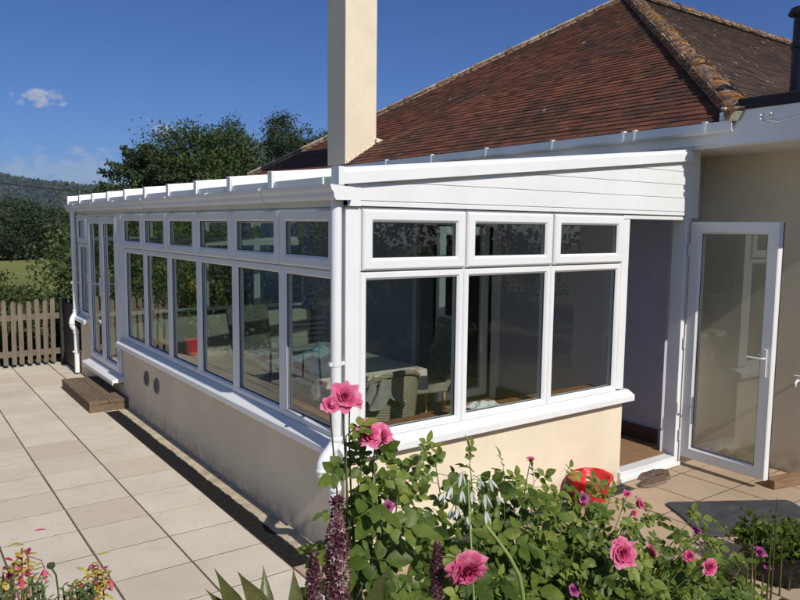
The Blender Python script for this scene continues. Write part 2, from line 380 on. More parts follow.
def cloud(px, py, wa, hb, dens):         # a small cumulus in one direction of the sky
    d = ray(px, py).normalized(); right = d.cross(Vector((0,0,1))).normalized(); upv = right.cross(d).normalized()
    a = mt('MULTIPLY', vm('DOT_PRODUCT', dirn, tuple(right)), 1/wa); b = mt('MULTIPLY', vm('DOT_PRODUCT', dirn, tuple(upv)), 1/hb)
    front = mt('GREATER_THAN', vm('DOT_PRODUCT', dirn, tuple(d)), .5)
    r = mt('SQRT', mt('ADD', mt('MULTIPLY', a, a), mt('MULTIPLY', b, b)))
    m = mt('SUBTRACT', mt('ADD', mt('SUBTRACT', 1, r), mt('MULTIPLY', mt('SUBTRACT', nz.outputs['Fac'], .5), 4.0)), .15)
    return mt('MULTIPLY', mt('MULTIPLY', mt('MULTIPLY', m, 1.6, clamp=True), front), dens)
cl = mt('MAXIMUM', cloud(40, 99, .028, .0115, .75), cloud(163, 131, .026, .012, .4))
cl = mt('MAXIMUM', cl, cloud(90, 176, .26, .034, .30))
cm = wn.new('ShaderNodeMix'); cm.data_type = 'RGBA'; wl.new(cl, cm.inputs[0]); 
tint = wn.new('ShaderNodeMix'); tint.data_type = 'RGBA'; tint.blend_type = 'MULTIPLY'; tint.inputs[0].default_value = 1; tf = wn.new('ShaderNodeMix'); tf.data_type = 'RGBA'     # deeper blue away from the sun
wl.new(mt('MULTIPLY_ADD', vm('DOT_PRODUCT', dirn, (.25,.968,0)), .75, .5, clamp=True), tf.inputs[0]); tf.inputs[6].default_value = (.78,.88,1.12,1); tf.inputs[7].default_value = (.27,.41,.74,1)
wl.new(tf.outputs[2], tint.inputs[7])
wl.new(sky.outputs[0], tint.inputs[6]); wl.new(tint.outputs[2], cm.inputs[6]); cm.inputs[7].default_value = (5.0,5.1,5.6,1)
wl.new(cm.outputs[2], bg.inputs[0]); bg.inputs[1].default_value = .1
ld = bpy.data.lights.new('sun', 'SUN'); ld.energy = 4.5; ld.angle = math.radians(.5); ld.color = (1,.95,.87)
so = bpy.data.objects.new('sun', ld); C.objects.link(so)
dv = Vector((SUN_TRAVEL.x*math.cos(math.radians(SUN_EL)), SUN_TRAVEL.y*math.cos(math.radians(SUN_EL)), -math.sin(math.radians(SUN_EL))))
so.rotation_euler = dv.to_track_quat('-Z', 'Y').to_euler(); so.location = (0,-20,20)
vs = sc.view_settings; vs.view_transform = 'Standard'; vs.look = 'None'; vs.exposure = 0; vs.gamma = 1; vs.use_curve_mapping = False
sc.cycles.max_bounces = 8; sc.cycles.transparent_max_bounces = 16; sc.cycles.volume_bounces = 0
hz = MB().box(-1500, 1900, -60, 1700, -16, 84)
hm = bpy.data.materials.new('haze_air'); hm.use_nodes = True; hn = hm.node_tree.nodes; hn.remove(hn['Principled BSDF'])
pv = hn.new('ShaderNodeVolumePrincipled'); pv.inputs['Color'].default_value = (.75,.85,1,1); pv.inputs['Density'].default_value = .0002; pv.inputs['Anisotropy'].default_value = .2
hm.node_tree.links.new(pv.outputs[0], hn['Material Output'].inputs['Volume'])
hz.build('haze', hm, kind='stuff')

# ------------------------------------------------------------------ ground, patio, fields, hills
def gz(x, y):
    z = -.035
    if y > 8.6: z -= 1.1*min(1, (y-8.6)/22)
    if y > 64: z -= 2.2*min(1, (y-64)/80)
    if y > 300: z += 14*min(1, (y-300)/500)
    z += (math.sin(x*.13)*math.cos(y*.09)*.12 if y > 12 else 0)
    return z
ys = [-60,-20,-6,2,8.6,10,12,15,18,21,24,28,32,36,40,45,50,56,62,68,80,100,140,200,300,450,620,800,1000,1400,1650]
xs = [-1400,-900,-500,-250,-120,-70,-45,-30,-22,-16,-11,-7,-4,-1,2,5,8,11,15,20,26,34,45,60,90,150,280,500,900,1400,1800]
mb = MB(); mb.add([(x, y, gz(x,y)) for y in ys for x in xs], [(j*len(xs)+i, j*len(xs)+i+1, (j+1)*len(xs)+i+1, (j+1)*len(xs)+i) for j in range(len(ys)-1) for i in range(len(xs)-1)])
t = NT('grass_ground'); v = t.co(); n = t.noise(.35, 6, .65, v); n2 = t.noise(6, 6, .7, v)
c = t.ramp(n, [(.3, (.15,.165,.05)), (.55, (.22,.23,.075)), (.75, (.29,.27,.10))]); c = t.mix(t.ramp(n2, [(.35, 0.), (.7, .4)]), c, (.10,.12,.035))
t.base(c); t.set(.95, .1); t.bump(t.noise(30, 4, .6, v), .8, .05)
structure(mb, 'ground', t.m, smooth=True)
# far hill, a ridge with its own depth
mb = MB(); hx = list(range(-1100, 1601, 30)); hy = list(range(820, 1621, 40))
def hill(x, y):
    u = min(1, max(0, (y-820)/380)); ridge = 57 + 6*math.sin(x*.004+1) + 3*math.sin(x*.021) + 1.5*math.sin(x*.06)
    if x > 190: ridge -= (x-190)*.10
    ridge = max(ridge, 22)
    return -3 + ridge*(u*u*(3-2*u)) - (max(0, y-1300)*.05) + 2*math.sin(x*.03+y*.02)*u
mb.add([(x, y, hill(x,y)) for y in hy for x in hx], [(j*len(hx)+i, j*len(hx)+i+1, (j+1)*len(hx)+i+1, (j+1)*len(hx)+i) for j in range(len(hy)-1) for i in range(len(hx)-1)])
t = NT('hill_cover'); n = t.noise(.02, 6, .7, t.co()); t.base(t.ramp(n, [(.35, (.02,.03,.014)), (.6, (.035,.048,.02)), (.72, (.09,.10,.045))])); t.set(1, 0)
structure(mb, 'hill', t.m, smooth=True)
# woodland on the hill: uncountable far crowns
P = []
while len(P) < 2600:
    x = random.uniform(-60, 480); y = random.uniform(830, 1330)
    if math.sin(x*.018+2)*math.sin(y*.013) > .72: continue
    P.append((x, y, hill(x,y)))
P = np.array(P); k = 22; off = RNG.normal(size=(len(P), k, 3)); off /= np.linalg.norm(off, axis=2)[:,:,None]
PP = (P[:,None,:] + off*np.array([6,6,5.5]) + np.array([0,0,2.5])).reshape(-1,3)
V, T = leaf_cloud(PP, 5.0, np.clip(np.repeat(RNG.random(len(P))*.7, k) + RNG.normal(size=len(PP))*.1, 0, 1), .9)
quad_obj('woodland', V, T, 'wood_far', kind='stuff')

# patio slabs (one structure), joints show the mortar sheet underneath
mb = MB(); mb.box(-9, 4.2, -2.2, 8.3, -.03, -.0022); structure(mb, 'mortar_bed', 'joint')
def slabs(mb, xl, yl, hole=None):
    for i in range(len(xl)-1):
        for j in range(len(yl)-1):
            x0, x1, y0, y1 = xl[i], xl[i+1], yl[j], yl[j+1]
            if hole and hole(.5*(x0+x1), .5*(y0+y1)): continue
            g = .0068; z = random.uniform(-.0002,.001); b = .0012; t = random.random()
            tl = [random.uniform(-.001,.001) for _ in range(4)]
            j_ = lambda: random.uniform(-.0012,.0012)
            q = [(x0+g+j_(),y0+g+j_()),(x1-g+j_(),y0+g+j_()),(x1-g+j_(),y1-g+j_()),(x0+g+j_(),y1-g+j_())]
            cx, cy = .5*(x0+x1), .5*(y0+y1)
            vs = [(x, y, -.012) for x, y in q] + [(x, y, z-.0004+tl[k]*.4) for k, (x, y) in enumerate(q)] + [(x+math.copysign(b, cx-x), y+math.copysign(b, cy-y), z+tl[k]*.4) for k, (x, y) in enumerate(q)]
            mb.add(vs, [(0,1,5,4),(1,2,6,5),(2,3,7,6),(3,0,4,7),(4,5,9,8),(5,6,10,9),(6,7,11,10),(7,4,8,11),(8,9,10,11)], t)
XL = [-.265 - .4875*k for k in range(19)][::-1]; YL = [.18 + .455*k for k in range(-5, 19)]
mb = MB(); slabs(mb, XL, YL)
slabs(mb, [-.262, -.003], [4.78+.44*k for k in range(0, 9)])
structure(mb, 'patio', 'slab')
mb = MB(); slabs(mb, [-.262] + [-.01+.485*k for k in range(0, 9)] + [4.19], [-.172 - .455*k for k in range(0, 6)][::-1])
slabs(mb, [2.72, 3.385, 3.87, 4.19], [-.172, .0])
slabs(mb, [-.262, -.01], [-.172, .2])
structure(mb, 'side_patio', 'slab2')
# concrete strip against the long wall, ragged at the drain side
mb = MB(); pts = []; n = 130
for i in range(n+1):
    y = .2 + 4.56*i/n; pts.append((-.118 + .004*math.sin(y*7)*math.sin(y*2.3) + random.uniform(-.006,.005), y))
vsn = [(-.0, y, .010) for _, y in pts] + [(x, y, .004) for x, y in pts] + [(x-.006, y, -.02) for x, y in pts]
m_ = n+1; mb.add(vsn, [(i, i+1, m_+i+1, m_+i) for i in range(n)] + [(m_+i, m_+i+1, 2*m_+i+1, 2*m_+i) for i in range(n)])
structure(mb, 'concrete_strip', 'concrete')
# drains
t_ = thing('drain_channel', (-.19, .2, 0), 'long black drain channel full of debris between paving and long wall', 'drain')
mb = MB(); mb.box(-.262, -.09, .2, 4.76, -.03, -.0012); mb.build('channel', 'drain', t_)
t_ = thing('drain_grate', (1.3, -.1, 0), 'grey slotted drain grate along the foot of the cream end wall', 'drain')
mb = MB(); mb.box(-.01, 2.7, -.165, -.045, -.02, -.0015); mb.build('channel', 'black', t_)
mb = MB()
for y in (-.165, -.105, -.05): mb.box(-.01, 2.7, y-.006, y+.006, -.0015, .006)
k = 0; x = -.005
while x < 2.7: mb.box(x, x+.011, -.163, -.05, -.001, .0055); x += .023
mb.build('grating', 'grate', t_)
mb = MB(); mb.box(-.01, 2.7, -.04, -.001, -.03, .004); structure(mb, 'kerb_strip', 'concrete')

# ------------------------------------------------------------------ the conservatory
CV = thing('conservatory', (1.75, 3.6, 0), 'white framed lean-to conservatory with cream dwarf wall and open glass door', 'conservatory')
PVC = dict(bevel=.004)
def ring(mb, O, u, v, n, u0, u1, v0, v1, wd, d0, d1, ch=.012, c2=.014):
    """mitred frame: outer rect, face width wd, from depth d0 (back) to d1 (front) along n"""
    O, u, v, n = map(Vector, (O, u, v, n))
    loops = [(0, d0), (0, d1-ch*.6), (ch*.6, d1), (wd-c2, d1), (wd, d1-c2), (wd, d0)]
    vs = []
    for ins, d in loops:
        for a, b in ((u0+ins, v0+ins), (u1-ins, v0+ins), (u1-ins, v1-ins), (u0+ins, v1-ins)): vs.append(O + u*a + v*b + n*d)
    fs = []; L = len(loops)
    for i in range(L):
        for k in range(4): fs.append((i*4+k, i*4+(k+1)%4, ((i+1)%L)*4+(k+1)%4, ((i+1)%L)*4+k))
    return mb.add(vs, fs)
def pane(O, u, v, n, u0, u1, v0, v1, d, name, parent, mat='glass'):
    O, u, v, n = map(Vector, (O, u, v, n))
    mb = MB(); mb.add([O+u*a+v*b+n*d for a, b in ((u0,v0),(u1,v0),(u1,v1),(u0,v1))], [(0,1,2,3)])
    return mb.build(name, mat, parent)
def gasket(O, u, v, n, u0, u1, v0, v1, d, parent):
    mb = MB(); ring(mb, O, u, v, n, u0-.004, u1+.004, v0-.004, v1+.004, .008, d-.004, d+.003, .001, .001); return mb.build('seal', 'seal', parent)
ZS, ZT0, ZT1, ZH = .80, 1.81, 1.87, 2.262
def window(O, u, v, n, u0, u1, zs=ZS, label=None):
    """fixed light below, top hung vent above"""
    mb = MB(); ring(mb, O, u, v, n, u0, u1, zs, ZT1-.004, .052, -.06, 0)
    mb2 = MB(); ring(mb, O, u, v, n, u0, u1, ZT1-.002, ZH, .03, -.06, -.006)
    o = mb.build('window', 'pvc', CV)
    pane(O, u, v, n, u0+.045, u1-.045, zs+.045, ZT1-.05, -.03, 'pane', o); gasket(O, u, v, n, u0+.052, u1-.052, zs+.052, ZT1-.056, -.022, o)
    m2 = MB(); ring(m2, O, u, v, n, u0+.008, u1-.008, ZT1+.004, ZH-.012, .078, -.03, .022, .02, .016)
    ve = m2.build('vent_frame', 'pvc', o, bevel=.003)
    pane(O, u, v, n, u0+.08, u1-.08, ZT1+.078, ZH-.086, -.006, 'vent_pane', o); gasket(O, u, v, n, u0+.086, u1-.086, ZT1+.082, ZH-.09, .002, o)
    return o
GX = ((0,0,0), (1,0,0), (0,0,1), (0,-1,0)); LX = ((0,0,0), (0,1,0), (0,0,1), (-1,0,0))
FX = ((0,7.2,0), (1,0,0), (0,0,1), (0,1,0))
for a, b in ((.105,.945),(.947,1.806),(1.808,2.64)): window(*GX, a, b)
ML = [.10,.86,1.69,2.485,3.275,4.06,4.84]
for a, b in zip(ML[:-1], ML[1:]): window(*LX, a+.001, b-.001)
window(*LX, 6.58, 7.12, .87)
for k in range(4): window(*FX, .1+.87*k, .1+.87*(k+1)-.002)
# posts
mb = MB(); mb.box(.0, .103, .0, .098, .80, 2.262); mb.build('corner_post', 'pvc', CV, bevel=.006)
mb = MB(); mb.box(0, .1, 7.121, 7.2, .3, 2.262); mb.build('corner_post', 'pvc', CV, bevel=.006)
mb = MB(); mb.box(.002, .07, 4.842, 5.09, .80, 2.262); mb.box(-.012, .002, 4.9, 4.93, .82, 2.25); mb.build('post', 'pvc', CV, bevel=.004)
mb = MB(); mb.box(2.642, 2.735, .002, .07, .815, 2.225); mb.build('post', 'pvc', CV, bevel=.004)
# dwarf walls
mb = MB(); mb.box(0, .24, 0.0, 4.98, -.02, .735); mb.box(0, .24, 6.56, 7.2, -.02, .82); mb.box(.241, 2.733, 0.0, .24, -.02, .735)
mb.box(.002, .2, 4.981, 6.559, -.02, .235); mb.box(.241, 3.6, 6.98, 7.2, -.02, .735)
mb.build('wall', 'render', CV, bevel=.006)
# sills with sloping top and nose
def sill(O, u, n, u0, u1, z, proj, name='sill'):
    O, u, n = map(Vector, (O, u, n)); Z = Vector((0,0,1))
    prof = [(-.07, z-.065), (-.07, z), (.0, z), (proj-.012, z-.03), (proj, z-.038), (proj, z-.085), (proj-.012, z-.088), (proj-.014, z-.062), (-.0, z-.062)]
    mb = MB(); mb.prism([O + u*u0 + n*a + Z*b for a, b in prof], u*(u1-u0)); return mb.build(name, 'pvc', CV, bevel=.0025)
sill((0,0,0), (1,0,0), (0,-1,0), -.055, 2.80, .80, .07)
sill((0,0,0), (0,1,0), (-1,0,0), .0, 4.96, .80, .085)
sill((0,0,0), (0,1,0), (-1,0,0), 6.53, 7.23, .87, .085)
sill((0,0,0), (0,1,0), (-1,0,0), 4.99, 6.52, .335, .13, 'threshold')
# eave header on the long side, soffit strip
mb = MB(); mb.box(0, .1, 0.002, 7.198, 2.264, 2.37); mb.build('eave_board', 'pvc', CV, bevel=.003)
mb = MB(); mb.box(0.002, 3.5, 7.1, 7.2, 2.264, 2.40); mb.prism([(0,7.12,2.40),(3.5,7.12,2.40),(3.5,7.12,2.74)], (0,.06,0)); mb.build('eave_board', 'pvc2', CV)
# gutter: ogee section along the long side
prof = [(-.03,2.375),(-.035,2.315),(-.06,2.298),(-.105,2.298),(-.118,2.318),(-.121,2.342),(-.137,2.362),(-.145,2.388),(-.138,2.388),(-.131,2.366),(-.114,2.346),(-.110,2.322),(-.1,2.306),(-.064,2.306),(-.043,2.32),(-.038,2.375)]
mb = MB(); mb.prism([(x, -.055, z) for x, z in prof], (0, 7.32, 0))
endp = [(.035,2.375),(.03,2.36),(.008,2.30)] + prof[2:8]
mb.prism([(x, -.062, z) for x, z in endp], (0,.008,0)); mb.prism([(x, 7.262, z) for x, z in prof[0:8]], (0,.006,0))
for y in (.9, 1.9, 2.9, 3.65, 4.7, 5.7, 6.7): mb.prism([(x-.004*(i > 2), y, z-.003) for i, (x, z) in enumerate(prof[:8])] + [(-.138,y,2.394),(-.03,y,2.394)], (0,.022,0))
mb.build('gutter', 'pvc2', CV)
# downpipes with swan-neck offsets
def downpipe(y, zo, name='downpipe'):
    mb = MB(); r = .034
    pts = [(-.055,y,2.31),(-.055,y,zo+.12)]; mb.tube(pts, r, 16, cap=False)
    b = [(-.055,y,zo+.13)]
    for i in range(9):
        t = i/8; b.append((-.055 - (.105 if zo < .75 else .06)*(.5-.5*math.cos(PI*t)), y - .02*t, zo+.13-.15*t))
    b += [(-.16 if zo < .75 else -.115,y-.02,zo-.06)]
    mb.tube(b, r*1.13, 16, cap=False)
    mb.lathe([(r*1.1,0),(r*1.25,.003),(r*1.25,.03),(r*1.1,.034)], (-.055, y, zo+.115), 16); mb.lathe([(r*1.1,0),(r*1.25,.003),(r*1.25,.022),(r*1.1,.026)], (-.16 if zo < .75 else -.115, y-.02, zo-.055), 16); mb.lathe([(r*1.05,0),(r*1.22,.003),(r*1.22,.03),(r*1.05,.034)], (-.06, y, zo-.2), 16)
    b2 = [(-.16 if zo < .75 else -.115,y-.02,zo-.05)] + [((-.16 if zo < .75 else -.115)+(.10 if zo < .75 else .055)*(.5-.5*math.cos(PI*i/8)), y-.02+.02*i/8, zo-.06-.11*i/8) for i in range(9)] + [(-.06,y,zo-.2)]
    mb.tube(b2, r*1.1, 16, cap=False)
    mb.tube([(-.06,y,zo-.18),(-.06,y,.03)], r, 16, cap=False)
    o = mb.build(name, 'pvc', CV, smooth=True)
    m2 = MB()
    for z in ((1.3,) if zo < .75 else (1.3, .32)):
        m2 = MB(); m2.box(-.115 if z < 1 else -.105, .0, y-.012, y+.012, z, z+.02); m2.lathe([(r+.004,0),(r+.004,.024)], (-.06 if z < 1 else -.055,y,z-.002), 16); m2.build('pipe_clip', 'pvc', o)
    return o
downpipe(.02, .71); downpipe(7.15, .78)
# gable cladding boards between head and raking trim
ZB = [2.266, 2.30, 2.418, 2.531, 2.645, 2.76]
def rk(x): return 2.385 + (2.735-2.385)*x/3.5
mb = MB()
for i in range(len(ZB)-1):
    z0, z1 = ZB[i], ZB[i+1]
    xa0 = max(.0, (z0-2.42)/.0986 - .1); xa1 = max(0, (z1-2.42)/.0986 - .1)
    if xa0 > 3.4: continue
    p = [(xa0, -.018, z0+.003), (3.5, -.018, z0+.003), (3.5, -.018, z1-.006), (3.5, -.006, z1), (xa1, -.006, z1), (xa1, -.018, z1-.006)]
    back = .03
    mb.add([(xa0,-.018,z0+.003),(3.5,-.018,z0+.003),(3.5,-.018,z1-.006),(min(3.49,xa1),-.018,z1-.006),(3.5,-.008,z1),(min(3.49,xa1),-.008,z1),(xa0,back,z0+.003),(3.5,back,z0+.003),(3.5,back,z1),(min(3.49,xa1),back,z1)],
           [(0,1,2,3),(3,2,4,5),(0,6,7,1),(1,7,8,4,2),(5,4,8,9),(0,3,5,9,6),(6,9,8,7)])
mb.box(-.0, .09, -.024, .03, 2.266, 2.40); mb.prism([(.0,-.012,2.30),(3.49,-.012,2.30),(3.49,-.012,2.76),(.0,-.012,2.42)], (0,.03,0))
mb.build('gable_cladding', 'pvc2', CV)
# raking trim
a = Vector((3.5,0,.345)).normalized()
mb = MB(); x0, x1 = -.045, 3.5
T = lambda x: 2.495 + .0986*x
mb.prism([(x0,-.055,T(x0)-.1),(x0,-.055,T(x0)-.028),(x0,-.04,T(x0)-.02),(x0,-.04,T(x0)),(x0,.03,T(x0)),(x0,.03,T(x0)-.1)], (x1-x0, 0, (x1-x0)*.0986))
mb.build('rake_trim', 'pvc2', CV, bevel=.003)
mb = MB(); mb.box(-.085, -.047, -.06, .03, 2.385, 2.494); mb.box(.0, .035, -.028, -.022, 2.365, 2.385); mb.build('bar_end_cap', 'pvc2', CV, bevel=.006)
mb = MB(); mb.box(.004, .034, -.0265, -.0252, 2.362, 2.384); mb.build('gap_shade', 'seal', CV)  # black chip standing in for the shade inside a cladding gap
# grey-white return board right of the gable
mb = MB(); mb.box(3.502, 3.69, -.004, .03, 2.266, 2.84)
for z in ZB[1:5]: mb.box(3.5025, 3.69, -.0075, -.0045, z-.052, z+.048)
mb.build('return_board', 'pvc2', CV)
# glazing bars and roof panes
BY = [.744+.7008*k for k in range(10)]
for y in BY:
    mb = MB()
    mb.prism([(-.125, y-.032, 2.41), (-.125, y-.032, 2.478), (-.125, y-.024, 2.502), (-.125, y+.024, 2.502), (-.125, y+.032, 2.478), (-.125, y+.032, 2.41)], (3.62, 0, .357))
    o = mb.build('glazing_bar', 'pvc', CV)
    m2 = MB(); m2.box(-.14, -.126, y-.033, y+.033, 2.392, 2.503); m2.build('end_cap', 'pvc', o, bevel=.004)
ys_ = [.032] + BY
for a_, b_ in zip(ys_[:-1], ys_[1:]):
    mb = MB(); mb.prism([(-.11, a_+.031, 2.418), (-.11, b_-.031, 2.418), (-.11, b_-.031, 2.436), (-.11, a_+.031, 2.436)], (3.6, 0, .355)); mb.build('roof_pane', 'glass_roof', CV); mb = MB(); mb.box(-.122, -.1105, a_+.036, b_-.04, 2.392, 2.432); mb.build('eave_closer', 'pvc2', CV)
mb = MB()
for y in BY: mb.prism([(.04, y-.022, 2.36), (.04, y+.022, 2.36), (.04, y+.022, 2.417), (.04, y-.022, 2.417)], (3.45, 0, .34))
mb.build('rafter', 'pvc', CV)
# interior floor, timber window boards, plaster lining
mb = MB(); mb.box(.242, 3.66, .242, 6.97, .03, .1); mb.box(2.72, 3.5, .081, .2415, .03, .1); mb.build('floor', 'floorwood', CV)
mb = MB(); mb.box(.075, 2.66, .075, .30, .768, .806); mb.box(.075, .28, .302, 4.84, .768, .806); mb.build('window_board', 'board', CV)
mb = MB(); mb.box(2.705, 3.49, -.03, .08, .0, .094); mb.box(2.70, 3.55, -.05, -.031, .01, .045); mb.build('doorstep', 'pvc', CV, bevel=.004)
# end door frame and open leaf
mb = MB(); mb.box(3.525, 3.60, .0, .13, .0, 2.262); mb.box(2.64, 3.523, -.004, .068, 2.227, 2.262); mb.build('door_frame', 'pvc', CV, bevel=.005)
mb = MB(); mb.box(3.602, 3.69, .05, .12, 0, 2.262); mb.build('filler_panel', 'pvc', CV)
def door_leaf(O, u, n, wdt, z0, z1, handle_side, name='door', stile=.105):
    O, u, n = map(Vector, (O, u, n)); v = Vector((0,0,1)); mb = MB()
    ring(mb, O, u, v, n, 0, wdt, z0, z1, stile, -.07, 0, .012, .018)
    o = mb.build(name, 'pvc', CV)
    pane(O, u, v, n, stile-.006, wdt-stile+.006, z0+stile-.006, z1-stile+.006, -.035, 'pane', o)
    gasket(O, u, v, n, stile, wdt-stile, z0+stile, z1-stile, -.022, o)
    uh = wdt-.052 if handle_side > 0 else .052
    for sg, d in ((1, 0.001), (-1, -.071)):
        m2 = MB(); c = O + u*uh + v*(z0+.98) + n*(d+.006*sg); m2.obox(c, u*.014, v*.115, n*.006)
        p = c + v*.04 + n*.006*sg
        m2.tube([p, p + n*.04*sg, p + n*.045*sg - u*.02*handle_side, p + n*.045*sg - u*.13*handle_side], [.009,.009,.008,.007], 8)
        m2.build('handle', 'pvc', o, smooth=False, bevel=.002)
    m3 = MB()
    for zz in (z0+.2, z0+1.05, z1-.25):
        e = 0 if handle_side > 0 else wdt; m3.tube([O+u*e+v*(zz-.05)+n*.008, O+u*e+v*(zz+.05)+n*.008], .009, 8)
    m3.build('hinge', 'pvc', o)
    # black gasket along the rebate
    m4 = MB(); e = wdt+.003 if handle_side > 0 else -.003
    m4.obox(O + u*(wdt if handle_side > 0 else 0) + v*((z0+z1)/2) - n*.062, u*.004, v*((z1-z0)/2-.004), n*.004); m4.build('seal', 'seal', o)
    return o
ang = math.radians(91); ud = Vector((-math.cos(ang)*-1*0+.0, -1, 0)); ud = Vector((-.02, -1, 0)).normalized(); nd = Vector((-1, .02, 0)).normalized()
door_leaf((3.572, -.02, 0), ud, nd, .79, .085, 2.215, 1)
# french doors on the long side
O = Vector((0,0,0)); mb = MB(); ring(mb, O, (0,1,0), (0,0,1), (-1,0,0), 5.095, 6.575, .335, 2.262, .05, -.07, 0); mb.build('door_frame', 'pvc', CV)
door_leaf((-.012, 5.145, 0), (0,1,0), (-1,0,0), .69, .36, 2.22, 1, stile=.085); door_leaf((-.012, 5.838, 0), (0,1,0), (-1,0,0), .69, .36, 2.22, -1, stile=.085)
# round air vents on the long wall
for y, z in ((3.72,.468),(4.06,.485)):
    mb = MB(); mb.lathe([(.0,.012),(.012,.012)], (0,y,z), 24, ax=(-1,0,0)); mb = MB()
    mb.lathe([(.082,0),(.082,.010),(.074,.016),(.066,.014),(.064,.004)], (0,y,z), 28, ax=(-1,0,0))
    o = mb.build('air_vent', 'ventgrey', CV, smooth=False)
    m2 = MB(); m2.lathe([(0,.0035),(.066,.0035)], (0,y,z), 24, ax=(-1,0,0)); m2.build('vent_backing', 'black', o)
    m3 = MB()
    for k in range(-4, 5):
        hw = math.sqrt(max(0, .064**2 - (k*.0145)**2)); m3.box(-.011, -.004, y-hw, y+hw, z+k*.0145-.0035, z+k*.0145+.002)
    m3.box(-.0125, -.004, y-.004, y+.004, z-.064, z+.064); m3.build('louvre', 'ventgrey', o)

# ------------------------------------------------------------------ the house
HS = thing('house', (6, 5, 0), 'cream rendered bungalow with hipped red clay tile roof and tall chimney', 'house')
mb = MB()
mb.box(3.70, 3.95, .27, 2.55, -.02, 2.86); mb.box(3.70, 3.95, 4.1, 12, -.02, 2.86); mb.box(3.70, 3.95, 2.55, 4.1, 2.2, 2.86); mb.box(3.952, 4.45, .27, .5, -.02, 2.86); mb.box(3.96, 13, 8.6, 8.8, -.02, 2.86)
mb.build('wall', 'plaster', HS)
mb = MB(); mb.box(4.2, 4.45, -1.75, .268, -.02, 2.84); mb.box(4.452, 9, -1.75, -1.5, -.02, 2.84); mb.box(4.46, 13, .27, .5, -.02, 2.84); mb.build('extension_wall', 'render_old', HS)
mb = MB(); mb.box(3.66, 3.699, .3, 2.5, .1, .23); mb.build('skirting', simple('dark_skirting', (.06,.035,.025), .5), HS)
mb = MB(); mb.box(3.96, 8, 2.2, 2.4, 0, 2.8); mb.box(7.9, 8, 2.4, 6, 0, 2.8); mb.box(3.96, 8, 2.4, 6, .02, .1); mb.box(3.96, 8, 6.001, 6.2, 0, 2.8); mb.box(3.96, 8, 2.4, 6, 2.801, 2.84); mb.build('inner_room', 'darkcloth', HS)
# inside french door standing open into the conservatory
O = at(437, 300, 2.6); x0 = 2.85
mb = MB(); ring(mb, (0, 2.62, 0), (1,0,0), (0,0,1), (0,-1,0), 2.86, 3.62, .13, 2.15, .1, -.06, 0); o = mb.build('inner_door', 'pvc', HS); pane((0,2.62,0), (1,0,0), (0,0,1), (0,-1,0), 2.95, 3.53, .22, 2.06, -.03, 'pane', o)
mb = MB(); mb.tube([(2.90,2.62,1.08),(2.90,2.57,1.08),(3.02,2.57,1.08)], .009, 8); mb.build('handle', 'chrome', o)
mb = MB(); mb.box(3.63, 3.699, 2.5, 2.58, .1, 2.25); mb.box(3.63, 3.699, 4.07, 4.15, .1, 2.25); mb.box(3.63, 3.699, 2.581, 4.069, 2.17, 2.25); mb.build('inner_door_frame', 'pvc', HS)
# fascia, soffit, gutter
mb = MB(); mb.box(3.505, 3.53, -.30, 9.2, 2.865, 3.03); mb.box(3.531, 3.70, .27, 9.2, 2.865, 2.88); mb.box(3.531, 4.2, -.30, .27, 2.84, 2.89); mb.build('fascia', 'pvc2', HS)
mb = MB(); gp = [(3.504,3.035),(3.504,2.955),(3.485,2.945),(3.43,2.945),(3.405,2.965),(3.40,3.035),(3.408,3.035),(3.413,2.97),(3.435,2.953),(3.48,2.953),(3.496,2.96),(3.496,3.035)]
mb.prism([(x, -.44, z) for x, z in gp], (0, 9.7, 0))
for y in (-.2, .5, .62, 1.5, 2.5, 3.5, 4.5): mb.box(3.395, 3.50, y-.014, y+.014, 3.034, 3.05); mb.box(3.394, 3.40, y-.014, y+.014, 2.95, 3.05)
mb.build('gutter', 'pvc2', HS)
mb = MB(); mb.box(3.44, 3.47, -1.80, -.31, 2.845, 3.115); mb.box(3.471, 4.2, -1.80, -.31, 2.835, 2.87)
mb.box(3.437, 3.4395, -.37, -.345, 2.96, 3.03)
mb.build('extension_fascia', 'pvc2', HS)
mb = MB(); mb.box(3.42, 9, -1.85, -.47, 3.118, 3.205); mb.build('flat_roof', 'felt', HS, bevel=.01)
mb = MB()
for y, z in ((-.66,3.04),(-.74,3.045),(-.36,3.13)):
    mb.tube([(3.44,y,z),(3.415,y,z),(3.405,y,z+.012)], .006, 6); mb.box(3.40, 3.43, y-.016, y+.016, z+.006, z+.018)
mb.tube([(3.425,-.66,3.03),(3.43,-.69,2.985),(3.43,-.74,3.0),(3.43,-.8,2.985),(3.43,-1.0,3.01)], .006, 6)
mb.build('cable_clip', 'pvc', HS)
